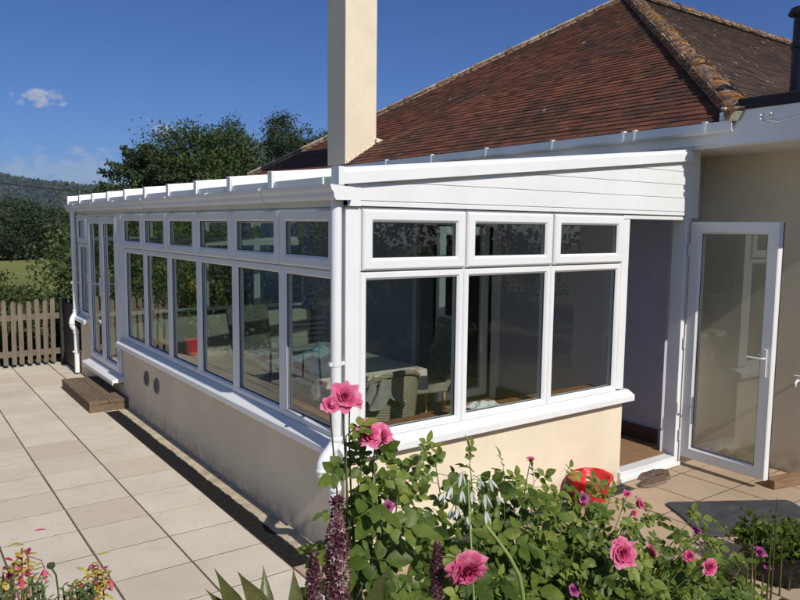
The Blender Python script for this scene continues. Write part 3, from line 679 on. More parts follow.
# tiled hip roof.  eave corner (3.45,-.52), hip half width 4.77, pitch 32.2
EX, EY, EZ, HW = 3.46, -.50, 3.045, 4.80; TP = math.tan(math.radians(32.2)); YF = EY + 2*HW
def roof_plane(origin, along, inward, length_fn, slope_len, mat, part_name, tw=.165, gauge=.1, maxlen=None, phase=0):
    """rows of plain tiles. along: unit vector on the eave, inward: horizontal unit vector up-slope"""
    O = Vector(origin); A = Vector(along); I = Vector(inward); c, s_ = math.cos(math.radians(32.2)), math.sin(math.radians(32.2))
    U = (I*c + Vector((0,0,s_))); N = (Vector((0,0,c)) - I*s_)
    mb = MB(); rows = int(slope_len/gauge)
    for r in range(0, rows+1):
        d = r*gauge; a0, a1 = length_fn(max(0, d)*c); off = (r%2)*tw/2 + random.uniform(-.01,.01)
        k0 = int((a0-off)/tw)-1; k1 = int((a1-off)/tw)+1
        rowlift = random.uniform(-.0015,.0015)
        for k in range(k0, k1+1):
            x0 = off + k*tw; x1 = x0 + tw
            if x1 < a0+.03 or x0 > a1-.03: continue
            x0 = max(x0, a0); x1 = min(x1, a1); g = .0022
            j = random.uniform(-.003,.003); lift = random.uniform(0,.004)+rowlift; th = .013
            p = lambda a, u, n: O + A*a + U*u + N*n
            bot, top = d-.012+j, d+gauge+.01
            vs = [p(x0+g,bot,.013+lift), p(x1-g,bot,.013+lift+random.uniform(-.001,.002)), p(x1-g,top,.004), p(x0+g,top,.004), p(x0+g,bot,.013+lift-th), p(x1-g,bot,.013+lift-th)]
            mb.add(vs, [(0,1,2,3),(4,5,1,0),(0,3,4),(1,5,2)], random.random())
    return mb
SL = HW/math.cos(math.radians(32.2))
west = roof_plane((EX, EY, EZ), (0,1,0), (1,0,0), lambda q: (q, 2*HW-q), SL, 'tile', 'roof')
rf = west.build('roof', 'tile', HS, recalc=False)
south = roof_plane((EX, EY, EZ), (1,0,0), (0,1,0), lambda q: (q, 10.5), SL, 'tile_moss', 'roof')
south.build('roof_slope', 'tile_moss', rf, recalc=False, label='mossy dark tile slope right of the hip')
AP = Vector((EX+HW, EY+HW, EZ+HW*TP))
mb = MB(); d_ = .02
mb.add([(EX+.02,EY+.02,EZ-.02),(EX+10.5,EY+.02,EZ-.02),(EX+10.5,AP.y,AP.z-d_),(AP.x,AP.y,AP.z-d_),(EX+.02,YF,EZ-.02),(EX+10.5,YF,EZ-.02)],
       [(0,1,2,3),(0,3,4),(4,3,2,5)]); mb.build('underlay', 'felt', rf)
def ridge_run(a, b, n_len, name, r=.125, mat='hip', up=Vector((0,0,1)), lastbig=False):
    a, b = Vector(a), Vector(b); L = (b-a).length; n = max(1, int(L/n_len)); D = (b-a).normalized(); S = D.cross(up).normalized(); W = S.cross(D).normalized()
    mb = MB()
    for i in range(n):
        p = a + D*(i*L/n); q = a + D*((i+1)*L/n + .025); rr0 = r*random.uniform(1.03,1.1); rr1 = r*.96; seg = 10; vs = []; jj = Vector((random.uniform(-1,1), random.uniform(-1,1), random.uniform(-1,1)))*.005
        for c_, rr in ((p, rr0), (p, rr0-.018), (q, rr1), (q, rr1-.018)):
            for k in range(seg+1):
                an = PI*k/seg; vs.append(c_ + jj + S*math.cos(an)*rr + W*(math.sin(an)*rr*.85 - .035))
        m = seg+1; fs = []
        for k in range(seg):
            fs += [(k, k+1, 2*m+k+1, 2*m+k), (k, m+k, m+k+1, k+1)]
        mb.add(vs, fs, random.random())
    # mortar under
    mb2 = MB(); mb2.prism([a + S*r*.92 - W*.05, a + S*r*.75 + W*.03, a - S*r*.75 + W*.03, a - S*r*.92 - W*.05], b-a)
    o = mb.build(name, mat, rf, smooth=False); mb2.build('mortar', 'mortar', rf); return o
C0 = Vector((EX-.02, EY-.02, EZ+.03))
ridge_run(C0, AP + Vector((0,0,.03)), .32, 'hip_tiles', .118)
ridge_run(Vector((EX, YF, EZ+.03)), AP + Vector((0,0,.03)), .32, 'hip_tiles', .088)
ridge_run(AP + Vector((-.05,0,.04)), AP + Vector((6,0,.04)), .32, 'ridge_tiles', .12)
# lumpy lichen and moss cushions on the hips
P = []
for a, b, n in ((C0, AP, 520), (Vector((EX, YF, EZ)), AP, 260), (AP, AP+Vector((6,0,0)), 260)):
    a, b = Vector(a), Vector(b); D = (b-a).normalized(); S = D.cross(Vector((0,0,1))).normalized(); W = S.cross(D)
    for i in range(n):
        an = random.uniform(.1, PI-.1); p = a + (b-a)*(random.random()**.8) + S*math.cos(an)*.115 + W*(math.sin(an)*.098-.0); P.append(p)
mb = MB()
for p in P:
    s = random.uniform(.005,.013); N_ = Vector((random.uniform(-1,1), random.uniform(-1,1), 1)).normalized()
    mb.lathe([(s,0),(s*.8,s*.4),(s*.3,s*.7),(0.0005,s*.75)], p - Vector((0,0,.005)), 6, random.random(), ax=N_)
mb.build('lichen', NT('lichen_m').m if False else simple('orange_lichen', (.27,.15,.05), .95, .1, var=.6, scale=3), rf)
# mortared open end of the hip at the corner
mb = MB(); D = (AP-C0).normalized(); mb.prism([C0 + Vector(v) for v in ((-.0,.11,-.07),(.02,.09,.05),(.04,.02,.10),(.09,-.02,.05),(.11,-.02,-.07))], (-.02,-.02,-.0)); mb.build('mortar_end', 'mortar', rf)
# chimney with lead flashing
mb = MB(); mb.box(3.47, 4.03, 5.66, 6.19, 2.35, 8.6); mb.build('chimney', 'chimney', HS, bevel=.01)
mb = MB()
for i in range(7):
    x = 3.49 + .085*i; z = EZ + (x-EX)*TP; mb.box(x, x+.086, 5.645, 5.659, z-.02, z+.06 if i != 6 else z+.1)
mb.box(4.0, 4.12, 5.6, 5.7, EZ+.56*TP+.02, EZ+.56*TP+.07)
mb.build('flashing', 'render', HS)
# flue
FL = thing('flue_pipe', (4.1, -.62, 3.2), 'black metal flue pipe rising from the flat roof at the right edge', 'flue')
mb = MB(); f_ = at(803, 60, -.75); mb.lathe([(.105,0),(.105,.03),(.085,.05),(.085,.42),(.098,.43),(.098,.47),(.085,.48),(.085,.66),(.0,.66)], (f_.x, f_.y, 3.19), 24); mb.lathe([(.0,.76),(.11,.74),(.13,.70),(.128,.695),(.0,.72)], (f_.x, f_.y, 3.19), 24)
for k in range(3): an = k*2.1; mb.tube([(f_.x+.07*math.cos(an), f_.y+.07*math.sin(an), 3.84), (f_.x+.09*math.cos(an), f_.y+.09*math.sin(an), 3.9)], .006, 6)
mb.build('pipe', 'black', FL)
# garden tap on the extension wall
TPt = thing('outside_tap', (4.2, -.75, .82), 'small white outside tap on the tan wall right of the open door', 'tap')
mb = MB(); mb.tube([(4.2,-.74,.84),(4.15,-.74,.84),(4.135,-.74,.83),(4.13,-.74,.79)], .011, 10); mb.build('spout', 'pvc', TPt, smooth=True)
mb = MB(); mb.tube([(4.16,-.74,.85),(4.16,-.74,.885)], .006, 8); mb.tube([(4.16,-.765,.888),(4.16,-.715,.888)], .007, 8); mb.build('handle', 'pvc', TPt)

# ------------------------------------------------------------------ steps, bucket, shoes, block, mat
st_ = thing('wooden_step', (-.21, 5.5, 0), 'old brown timber step below the white double doors', 'step')
mb = MB(); mb.box(-.43, -.004, 4.80, 6.28, -.005, .085, ); mb.build('riser_block', 'sleeper', st_, bevel=.008)
mb = MB(); mb.box(-.435, -.22, 4.795, 6.285, .0865, .13); mb.box(-.216, -.006, 4.79, 6.28, .0865, .128); mb.build('tread_board', 'sleeper', st_, bevel=.008)

bk = thing('red_bucket', (2.17, -.15, 0), 'bright red plastic bucket standing against the cream end wall', 'bucket')
bx, by = 2.17, -.15
mb = MB()
def oval(mb, rings, c, seg=36, e=1.25, lip=None):
    vs = []
    for r, z in rings:
        for k in range(seg):
            an = 2*PI*k/seg; sx = abs(math.cos(an))**.8*math.copysign(1, math.cos(an)); sy = abs(math.sin(an))**.8*math.copysign(1, math.sin(an))
            vs.append((c[0]+r*e*sx, c[1]+r*sy, c[2]+z + (.008*math.cos(2*an)*(z/.21)**6 if z > 0 else 0)))
    fs = [(i*seg+k, i*seg+(k+1)%seg, (i+1)*seg+(k+1)%seg, (i+1)*seg+k) for i in range(len(rings)-1) for k in range(seg)]
    fs.append(tuple(range(seg))[::-1]); return mb.add(vs, fs)
oval(mb, [(.10,.002),(.105,.01),(.13,.185),(.145,.19),(.149,.201),(.145,.21),(.131,.21),(.125,.2),(.1,.015),(.001,.012)], (bx,by,0))
mb.build('body', 'red', bk, smooth=True)
mb = MB(); pts = [(bx + .19*math.cos(PI*i/14), by - .02 + .0*i, .245 + .0 + .018*math.sin(PI*i/14)) for i in range(15)]
pts = [(bx + .18*math.cos(PI*i/14), by + .0 + .135*math.sin(PI*i/14), .216+.01*math.sin(PI*i/14)) for i in range(15)]
mb.tube(pts, .006, 8); mb.build('handle', 'red', bk, smooth=True)

def shoe(cx, cy, rz, side, label):
    t = thing('shoe', (cx, cy, .0), label, 'shoe', 'pair of brown shoes by the doorstep')
    R_ = Matrix.Rotation(rz, 3, 'Z'); c = Vector((cx, cy, 0))
    # outline along length: (x, half width, top height, inner bias)
    st = [(-.135,.028,.055),(-.12,.036,.075),(-.08,.036,.085),(-.04,.034,.082),(0,.036,.076),(.04,.044,.062),(.08,.049,.05),(.115,.042,.042),(.14,.026,.034),(.15,.010,.026)]
    seg = 12; vs = []
    for x, hw, h in st:
        yo = side*.012*math.sin((x+.13)*9)
        for k in range(seg):
            an = PI*2*k/seg; y = math.cos(an)*hw; z = .026 + (math.sin(an) if math.sin(an) > 0 else math.sin(an)*.15)*(h-.022)
            vs.append(c + R_ @ Vector((x, y*(1-.25*max(0, math.sin(an))) + yo, z)))
    fs = [(i*seg+k, i*seg+(k+1)%seg, (i+1)*seg+(k+1)%seg, (i+1)*seg+k) for i in range(len(st)-1) for k in range(seg) if not (1 <= i <= 3 and k in (2,3))]
    fs += [tuple(range(seg))[::-1], tuple(range((len(st)-1)*seg, len(st)*seg))]
    mb = MB(); mb.add(vs, fs); up = mb.build('upper', 'shoe', t, smooth=True)
    sb = up.modifiers.new('s', 'SUBSURF'); sb.levels = 1; sb.render_levels = 2
    so_ = up.modifiers.new('t', 'SOLIDIFY'); so_.thickness = .004
    mb = MB(); lo = [c + R_ @ Vector((x*1.03, hw*1.08 + side*.012*math.sin((x+.13)*9), .002)) for x, hw, h in st] + [c + R_ @ Vector((x*1.03, -hw*1.08 + side*.012*math.sin((x+.13)*9), .002)) for x, hw, h in st[::-1]]
    mb.prism(lo, (0,0,.024)); mb.build('sole', 'sole', t, bevel=.004)
    mb = MB()
    for x in (.0,.018,.036,.054): mb.tube([c + R_ @ Vector((x, -.024, .078-(x*.45))), c + R_ @ Vector((x+.006, 0, .086-(x*.5))), c + R_ @ Vector((x, .024, .078-(x*.45)))], .0028, 6)
    mb.build('laces', 'greycloth', t)
shoe(2.93, -.19, math.radians(172), 1, 'brown shoe nearest the camera on the slabs below the door threshold')
shoe(3.06, -.115, math.radians(150), -1, 'brown shoe tucked behind its partner against the white threshold')

bl = MB(); bl.box(-.2, .2, -.055, .055, 0, .075)
o = bl.build('wood_block', 'block', None, bevel=.004); c_ = onz(785, 486); o.location = (3.86, -.84, .0); o.rotation_euler = (0,0,math.radians(-12))
o['label'] = 'short brown offcut of wood lying by the open door near the tan wall'; o['category'] = 'wood block'
c_ = onz(770, 489)
# rubber mat
a_ = onz(664, 504); b_ = onz(786, 501.5); D = (b_-a_); D.z = 0; Ln = D.length; D.normalize(); Np = Vector((D.y, -D.x, 0))
if Np.y > 0: Np = -Np
mb = MB(); outl = []
def rc(cx, cy, r, a0):
    for i in range(5): an = a0 + PI/2*i/4; outl.append((cx+r*math.cos(an), cy+r*math.sin(an)))
W_, H_ = Ln+.02, .62; rc(W_-.05, -.05, .05, 0); outl.append((W_*.5, .004)); rc(.05, -.05, .05, PI/2); outl.append((.012,-.3)); rc(.05, -H_+.05, .05, PI); rc(W_-.05, -H_+.05, .05, 1.5*PI)
mb.prism([a_ + D*x - Np*y + Vector((0,0,.003)) for x, y in outl], (0,0,.014))
o = mb.build('rubber_mat', 'slate', None, bevel=.003); o['label'] = 'dark grey mat with rounded corners lying on the paving at lower right'; o['category'] = 'mat'

# ------------------------------------------------------------------ furniture inside (seen through the glass)
T1 = thing('dining_table', (1.2, 2.3, .1), 'oak dining table under a pale floral cloth inside the conservatory', 'table')
mb = MB(); mb.box(.72, 1.72, 1.45, 3.2, .80, .84); mb.build('tabletop', 'oak', T1, bevel=.004)
for x in (.78, 1.62):
    for y in (1.52, 3.08): mb = MB(); mb.box(x, x+.07, y, y+.07, .1, .80); mb.build('leg', 'oak', T1)
mb = MB(); n = 24
def drape(x0, x1, y0, y1, z, drop):
    pts = []; per = []
    for i in range(n): per.append((x0+(x1-x0)*i/n, y0))
    for i in range(n): per.append((x1, y0+(y1-y0)*i/n))
    for i in range(n): per.append((x1-(x1-x0)*i/n, y1))
    for i in range(n): per.append((x0, y1-(y1-y0)*i/n))
    cx, cy = (x0+x1)/2, (y0+y1)/2; m = len(per); vs = [(x, y, z) for x, y in per]
    for i, (x, y) in enumerate(per):
        d = Vector((x-cx, y-cy, 0)).normalized(); k = .02+.018*math.sin(i*1.7); vs.append((x+d.x*k, y+d.y*k, z-drop-.02*math.sin(i*.9)))
    return vs, [tuple(range(m))] + [(i, (i+1)%m, m+(i+1)%m, m+i) for i in range(m)]
vs, fs = drape(.69, 1.75, 1.42, 3.23, .848, .17); mb.add(vs, fs); o = mb.build('tablecloth', 'floral', None); o['label'] = 'pale pink and cream floral cloth draped over the dining table'; o['category'] = 'tablecloth'
def armchair(cx, cy, rz, label):
    t = thing('wicker_chair', (cx, cy, .1), label, 'chair', 'wicker chairs round the dining table')
    R_ = Matrix.Rotation(rz, 3, 'Z'); c = Vector((cx, cy, .1)); g = lambda x, y, z: c + R_ @ Vector((x, y, z))
    mb = MB(); seg = 20; vs = []   # curved back shell: opens to +y
    for j, (z, rr) in enumerate(((.12,.26),(.45,.27),(.7,.29),(.9,.30))):
        for k in range(seg+1):
            an = PI + PI*k/seg; zz = z if j < 2 else (.45 + (z-.45)*(.35+.65*math.sin(PI*k/seg)**.6))
            vs.append(g(rr*math.cos(an), rr*math.sin(an)*.9+.02, zz))
    m = seg+1; mb.add(vs, [(j*m+k, j*m+k+1, (j+1)*m+k+1, (j+1)*m+k) for j in range(3) for k in range(seg)])
    o = mb.build('backrest', 'wicker', t, smooth=True); so_ = o.modifiers.new('t', 'SOLIDIFY'); so_.thickness = .03
    mb = MB(); mb.tube([g(.30*math.cos(PI+PI*k/16), .27*math.sin(PI+PI*k/16)+.02, .45+.45*(.35+.65*math.sin(PI*k/16)**.6)) for k in range(17)], .022, 8); mb.build('top_roll', 'wicker', t, smooth=True)
    mb = MB(); mb.prism([g(x, y, .36) for x, y in ((-.25,-.15),(.25,-.15),(.27,.25),(-.27,.25))], (0,0,.09)); mb.build('seat', 'greycloth', t, bevel=.02)
    for x, y in ((-.23,-.14),(.23,-.14),(.24,.22),(-.24,.22)): mb = MB(); mb.tube([g(x,y,0), g(x,y,.37)], .02, 8); mb.build('leg', 'wicker', t)
armchair(1.02, 1.05, 0, 'pale wicker chair at the near end of the dining table behind the front glass')
armchair(.55, 2.3, math.radians(-90), 'wicker chair at the left side of the dining table near the long windows')
def dchair(cx, cy, rz, label, mat='darkcloth'):
    t = thing('dining_chair', (cx, cy, .1), label, 'chair', 'dark upholstered dining chairs')
    R_ = Matrix.Rotation(rz, 3, 'Z'); c = Vector((cx, cy, .1)); g = lambda x, y, z: c + R_ @ Vector((x, y, z))
    mb = MB(); mb.prism([g(-.23,-.26,.4), g(.23,-.26,.4), g(.26,-.44,1.06), g(.2,-.45,1.1), g(-.2,-.45,1.1), g(-.26,-.44,1.06)], R_ @ Vector((0,.07,0))); mb.build('backrest', mat, t, bevel=.02)
    mb = MB(); mb.prism([g(-.23,-.24,.36), g(.23,-.24,.36), g(.23,.24,.36), g(-.23,.24,.36)], (0,0,.1)); mb.build('seat', mat, t, bevel=.02)
    for x, y in ((-.2,-.21),(.2,-.21),(.2,.21),(-.2,.21)): mb = MB(); mb.tube([g(x,y,0), g(x,y,.36)], .018, 6); mb.build('leg', 'oak', t)
dchair(2.2, 2.15, math.radians(80), 'dark high-backed chair at the right side of the dining table')
dchair(1.2, 3.75, math.radians(180), 'dark high-backed chair at the far end of the dining table')
# folded cloths, bowl, papers
mb = MB(); random.seed(3)
def crumple(c, rx, ry, h, n=14, seed=1):
    rr = random.Random(seed); vs = []; N = n
    ph = [rr.uniform(0, 6) for _ in range(6)]
    for j in range(N+1):
        for i in range(N+1):
            u, v_ = i/N*2-1, j/N*2-1; e = max(0, 1-(u*u+v_*v_)*.75)
            z = h*(e**.7)*(.65+.2*math.sin(5*u+ph[0]+2*v_)+.2*math.sin(7*v_+ph[1]-3*u)+.1*math.sin(13*u+9*v_+ph[2]))
            vs.append((c[0]+rx*u*(1+.08*math.sin(6*v_+ph[3])), c[1]+ry*v_*(1+.08*math.sin(6*u+ph[4])), c[2]+z))
    return vs, [(j*(N+1)+i, j*(N+1)+i+1, (j+1)*(N+1)+i+1, (j+1)*(N+1)+i) for j in range(N) for i in range(N)]
mb.add(*crumple((.98, 2.0, .852), .24, .35, .22, 18, 2)); o = mb.build('blue_blanket', 'blue', None, smooth=True); o['label'] = 'pale blue crumpled blanket heaped on the dining table'; o['category'] = 'blanket'
mb = MB(); mb.add(*crumple((.88, .86, .74), .16, .10, .27, 14, 5)); o = mb.build('grey_jacket', 'greycloth', None, smooth=True); o['label'] = 'grey jacket slung in the near wicker chair'; o['category'] = 'jacket'
mb = MB(); mb.add(*crumple((1.33, .19, .807), .14, .09, .06, 12, 9)); o = mb.build('newspaper', 'paper', None, smooth=False); o['label'] = 'crumpled newspaper on the brown board behind the middle front window'; o['category'] = 'newspaper'

# ------------------------------------------------------------------ picket fence at the end of the patio
FN = thing('picket_fence', (-2, 8.15, 0), 'weathered wooden picket fence at the far end of the patio', 'fence')
mb = MB(); x = -1.72; k = 0
while x < -.14:  # end of the run
    w_ = .064; h_ = random.uniform(.955, 1.02); tl = random.uniform(-.012,.012); y = 8.10; tn = random.random()
    mb.prism([(x,y,.05),(x+w_,y,.05),(x+w_+tl,y,h_-.035),(x+w_*.72+tl,y,h_),(x+w_*.28+tl,y,h_),(x+tl,y,h_-.035)], (0,.02,0), tn); x += random.choice((.1,.104,.112)); k += 1
mb.build('picket_panel', 'fence', FN)
for z in (.16, .70): mb = MB(); mb.box(-1.75, -.095, 8.122, 8.16, z, z+.085); mb.build('rail', 'fence', FN)
for x in (-1.70,): mb = MB(); mb.box(x, x+.09, 8.162, 8.25, -.02, .98); mb.build('post', 'fence', FN)
GP = thing('gate_post', (-.05, 8.1, 0), 'dark stained post and panel between the picket fence and the far downpipe', 'post')
mb = MB(); mb.box(-.09, .02, 8.06, 8.16, -.03, 1.0); mb.build('post', 'iron', GP, bevel=.004)
mb = MB(); mb.box(-.04, -.01, 7.4, 8.05, .05, .95); mb.build('panel', 'iron', GP)

# ------------------------------------------------------------------ plants and trees behind
def g_at(px, Y): p = at(px, 225, Y); return (p.x, Y, gz(p.x, Y))
tree('conifer_tree', g_at(141, 22.5), 5.6, 2.5, 'conifer', 34000, .12, 'spiky dark conifer left of the big tree behind the conservatory roof', conif=True, crown0=.15)
tree('broadleaf_tree', g_at(206, 24), 7.2, 2.9, 'broad', 90000, .12, 'large round dark tree rising behind the middle of the conservatory roof', crown0=.1, lobes=20, spread=.38)
tree('conifer_tree', g_at(301, 26), 8.6, 2.5, 'conifer', 62000, .12, 'tall dark conifer just left of the chimney', crown0=.1, lobes=16, spread=.3)
tree('broadleaf_tree', g_at(262, 30), 5.0, 1.7, 'broad', 9000, .19, 'lower green tree between the round tree and the chimney conifer', crown0=.1, lobes=6)
trees = [(-28, 66, 5.4, 3.4), (-8, 70, 6.0, 3.6), (9, 65, 5.4, 3.1), (24, 69, 6.0, 3.3), (40, 72, 5.7, 3.4), (56, 66, 4.5, 2.9), (72, 70, 5.2, 3.4), (92, 72, 6.2, 3.4), (-50, 68, 7, 3.6), (108, 46, 5.6, 3.0), (128, 44, 5.2, 3.0), (152, 48, 6, 3.4), (182, 44, 5.4, 3.2)]
lab = ['left edge, partly outside the photo', 'left edge, tall and round', 'left, small and dark', 'tallest of the middle', 'broad crown right of the middle', 'low one close to the white downpipe', 'hidden in part by the far downpipe', 'behind the far corner of the conservatory', 'outermost left', 'seen through the double doors', 'seen through the first tall pane', 'seen through the second tall pane', 'hidden behind the round tree']
for (px, Y, h, w_), lb in zip(trees, lab):
    tree('field_tree', g_at(px, Y), h*.93, w_, 'wood_far', 9000, .26, 'dark green tree beyond the grass field, ' + lb, group='trees beyond the field', crown0=.03, lobes=7, spread=.7)
for x, y, h, w_, d in ((-4.2,25,6.0,3.4,'nearest the fence line'),(-8.5,31,7.0,4.0,'second'),(-13.5,38,7.6,4.2,'third'),(-5.0,40,6.6,3.8,'behind the nearest'),(-19,46,8.0,4.6,'farthest')):
    tree('meadow_tree', (x, y, gz(x,y)), h, w_, 'broad', 7000, .26, 'green meadow tree past the picket fence mirrored in the long windows, ' + d, group='meadow trees mirrored in the long windows', crown0=.02, lobes=8, spread=.6)
sh = [(-14, 13, 1.25, 1.3, .9), (6, 11.5, .8, 1.1, .9), (36, 13.5, .85, 1.3, .9), (58, 11, .95, .9, .8), (76, 14, 1.15, 1.2, 1.2), (-30, 10.5, 1.4, 1.5, 1), (24, 9.3, .75, .9, .6), (50, 9.2, .8, .7, .5), (0, 9.1, .85, .7, .5), (52, 17, .8, 1.6, 1.4), (2, 19, 1.0, 1.6, 1.6), (110, 12, 2.2, 2, 1.6), (140, 10, 2.0, 1.8, 1.4)]
for i, (px, Y, h, w_, d) in enumerate(sh):
    desc = ['left edge', 'left of centre', 'right of centre', 'beside the dark gate post', 'tall one behind the far downpipe', 'outside left', 'low one touching the pickets', 'low one near the right end of the pickets', 'low one at the left end of the pickets', 'at the foot of the field on the right', 'at the foot of the field on the left', 'seen through the end windows', 'seen through the double doors'][i]
    shrub('garden_shrub', g_at(px, Y), h*1.0, w_, d, 'hedge', 3600, .075, 'leafy green shrub behind the picket fence, ' + desc, group='shrubs behind the picket fence')
# garden to the left of the patio, mirrored in the long windows
LB = [(-2.5,8.9,1.7,1.5,'beside the end of the picket fence'),(-3.6,8.2,2.3,1.7,'second along from the picket fence'),(-5.2,7.6,2.6,2.1,'third along, where the border turns'),(-6.3,5.8,2.4,2.0,'at the far end'),(-6.6,3.6,2.2,2.0,'behind the stone wall'),(-6.6,1.2,2.5,2.2,'at the near end of the stone wall'),(-3.6,10.6,3.3,2.4,'in the rear row'),(-6.0,10.0,3.8,2.8,'tallest one in the rear corner'),(-8.8,6.5,3.9,2.8,'tall one far behind the stone wall'),(-9.0,2.5,3.6,2.8,'rear one nearest the camera')]
for x, y, h, w_, d in LB:
    shrub('border_shrub', (x, y, gz(x,y)), h, w_, w_, 'hedge', 5200, .09, 'green border shrub mirrored in the long windows, ' + d, group='border shrubs left of the patio')
GW = MB()
for r in range(5):
    y = 1.0 + (r%2)*.12
    while y < 7.0:
        L_ = random.uniform(.22,.42); GW.box(-4.9+random.uniform(-.015,.015), -4.62+random.uniform(-.015,.015), y+.006, y+L_-.006, r*.15+.004, r*.15+.146, random.random()); y += L_
o = GW.build('stone_wall', 'stonewall', None, bevel=.012); o['label'] = 'low rough stone wall at the left of the patio mirrored in the long windows'; o['category'] = 'wall'
for i, (x, y, h, w_) in enumerate(((-4.5,-7.2,2.1,2.2),(-2.6,-7.6,2.2,2.2),(-.6,-7.4,2.3,2.2),(1.4,-7.0,2.2,2.2),(3.4,-7.3,2.3,2.2),(5.4,-7.0,2.2,2.2),(7.4,-6.8,2.2,2.2))):  # unseen row added to keep the lawn out of the end-window reflections
    shrub('unseen_shrub', (x, y, -.03), h, w_, 1.4, 'hedge', 4200, .09, 'unseen shrub added behind the camera to block lawn reflections, ' + ['leftmost', 'second from left', 'third from left', 'middle', 'third from right', 'second from right', 'rightmost'][i], group='unseen shrubs added behind the camera')
for i, (x, y, h, w_) in enumerate(((.9,9.8,2.1,1.8),(2.3,10.0,2.6,2.2),(4.2,10.4,3.0,2.4),(2.2,12.6,3.4,3.2),(5.5,13,3.7,3.4),(4.0,16,4.3,3.6))):
    shrub('end_shrub', (x, y, gz(x,y)), h, w_, 1.2, 'hedge', 5000, .085, 'green shrub beyond the far end of the conservatory, ' + ['nearest the patio corner', 'second from the patio', 'nearest the house', 'in the second row', 'tall one near the house', 'tallest, at the rear'][i], group='shrubs beyond the conservatory end')
# unseen trees added behind the camera so the end windows reflect dark
for x, y, h, w_, d in ((-3.5,-13,6.5,3.2,'left one'),(1.5,-14,7.0,3.4,'second from the left'),(6.5,-13.5,6.5,3.2,'third from the left'),(11.5,-12,6.2,3.2,'fourth, past the flat roof'),(16,-9,6.5,3.4,'last on the right'),(-8.5,-11,6,3.2,'outermost left')):
    tree('unseen_tree', (x, y, -.03), h, w_, 'broad', 6000, .2, 'dark boundary tree behind the camera mirrored in the end windows, ' + d, group='unseen trees added behind the camera', crown0=.02, lobes=7, spread=.6)
RP = thing('red_plant_pot', (-1.8, 7.75, 0), 'red pot with an orange flower mirrored in the third long window', 'plant pot')
mb = MB(); mb.lathe([(.001,.01),(.10,.01),(.16,.26),(.175,.26),(.175,.30),(.15,.30),(.145,.24),(.001,.24)], (-1.8,7.75,0), 24); mb.build('pot', 'red', RP)
P, T, _ = clumps((-1.8,7.75,.6), (.2,.2,.3), 20, 30, .12, .2); V, TT = leaf_cloud(P, .09, T); quad_obj('foliage', V, TT, 'hedge', RP)
P, T, _ = clumps((-1.8,7.75,1.12), (.06,.06,.06), 5, 24, .05, .2); V, TT = leaf_cloud(P, .07, T); quad_obj('flower', V, TT, 'petal_y', RP)
GC = thing('garden_chair', (-2.2, 5.0, 0), 'dark slatted garden chair on the patio mirrored in the long windows', 'chair')
def gp(x, y, z): return Vector((-2.2+x, 5.0+y, z))
mb = MB()
for k in range(7): mb.obox(gp(0, -.2+.067*k, .44), (.25,0,0), (0,.026,0), (0,0,.008))
mb.build('seat', 'iron', GC)
mb = MB()
for k in range(7): mb.obox(gp(0, -.26-.03*k, .52+.07*k), (.25,0,0), (0,.01,.026), (0,.008,0))
mb.build('backrest', 'iron', GC)
for sx in (-.25, .25):
    mb = MB(); mb.tube([gp(sx,.22,0), gp(sx,.2,.44), gp(sx,.2,.64)], .013, 8); mb.build('leg', 'iron', GC)
    mb = MB(); mb.tube([gp(sx,-.3,0), gp(sx,-.24,.44), gp(sx,-.46,1.0)], .013, 8); mb.build('leg', 'iron', GC)
    mb = MB(); mb.tube([gp(sx,.22,.64), gp(sx,-.32,.66)], .018, 8); mb.build('armrest', 'iron', GC)
# overhead cable
mb = MB(); a_, b_ = at(-40, 179, 30), at(330, 199, 46); mb.tube([a_.lerp(b_, i/12) - Vector((0,0,.5*math.sin(PI*i/12))) for i in range(13)], .02, 6)
o = mb.build('overhead_cable', 'cable', None); o['label'] = 'thin black overhead cable crossing the sky above the hill'; o['category'] = 'cable'

# ------------------------------------------------------------------ flower bed in front of the camera
mb = MB(); mb.box(-6, 1.1, -5.5, -2.15, -.02, .42); structure(mb, 'flower_bed', 'soil')
def leaflet(mb, p, d, n, L, W, tone, curl=.15):
    """pointed oval leaf, folded along its midrib"""
    d = Vector(d).normalized(); s = d.cross(Vector(n)).normalized(); n = s.cross(d).normalized(); st = [(0,.0),(.18,.62),(.42,1),(.7,.78),(.9,.32),(1,0)]
    mid = []; lf = []; rt = []
    for t_, w_ in st:
        c = p + d*(L*t_) - n*(curl*L*t_*t_); mid.append(c); lf.append(c + s*W*.5*w_ + n*W*.16*w_); rt.append(c - s*W*.5*w_ + n*W*.16*w_)
    vs = mid + lf[1:-1] + rt[1:-1]; k = len(st); L0 = k; R0 = k + k-2; fs = [(0,1,L0), (1,0,R0)]
    for i in range(1, k-2): fs += [(i, i+1, L0+i, L0+i-1), (i+1, i, R0+i-1, R0+i)]
    fs += [(k-2, k-1, L0+k-3), (k-1, k-2, R0+k-3)]
    mb.add(vs, fs, tone)
def rvec(s=1.0): return Vector((random.gauss(0,s), random.gauss(0,s), random.gauss(0,s)))
def rose_leaf(mb, p, d, size, tone):
    d = Vector(d).normalized(); n = (Vector((-.1,-.75,.75)) + rvec(.38)).normalized(); s = d.cross(n).normalized()
    L = size*1.5; tip = p + d*L - Vector((0,0,.25*L))
    mb.tube([p, p + d*L*.5 + Vector((0,0,.02*L)), tip], .0011, 3, .4, cap=False)
    j = lambda: max(0, min(1, tone + random.gauss(0,.08)))
    leaflet(mb, tip, d - Vector((0,0,.35)), n, size, size*.66, j())
    for q in (.45, .85):
        c = p.lerp(tip, q)
        for sg in (-1, 1): leaflet(mb, c, d*.45 + s*sg - Vector((0,0,.2)) + rvec(.1), n + s*sg*-.2, size*(.82 if q > .5 else .68), size*.55, j())
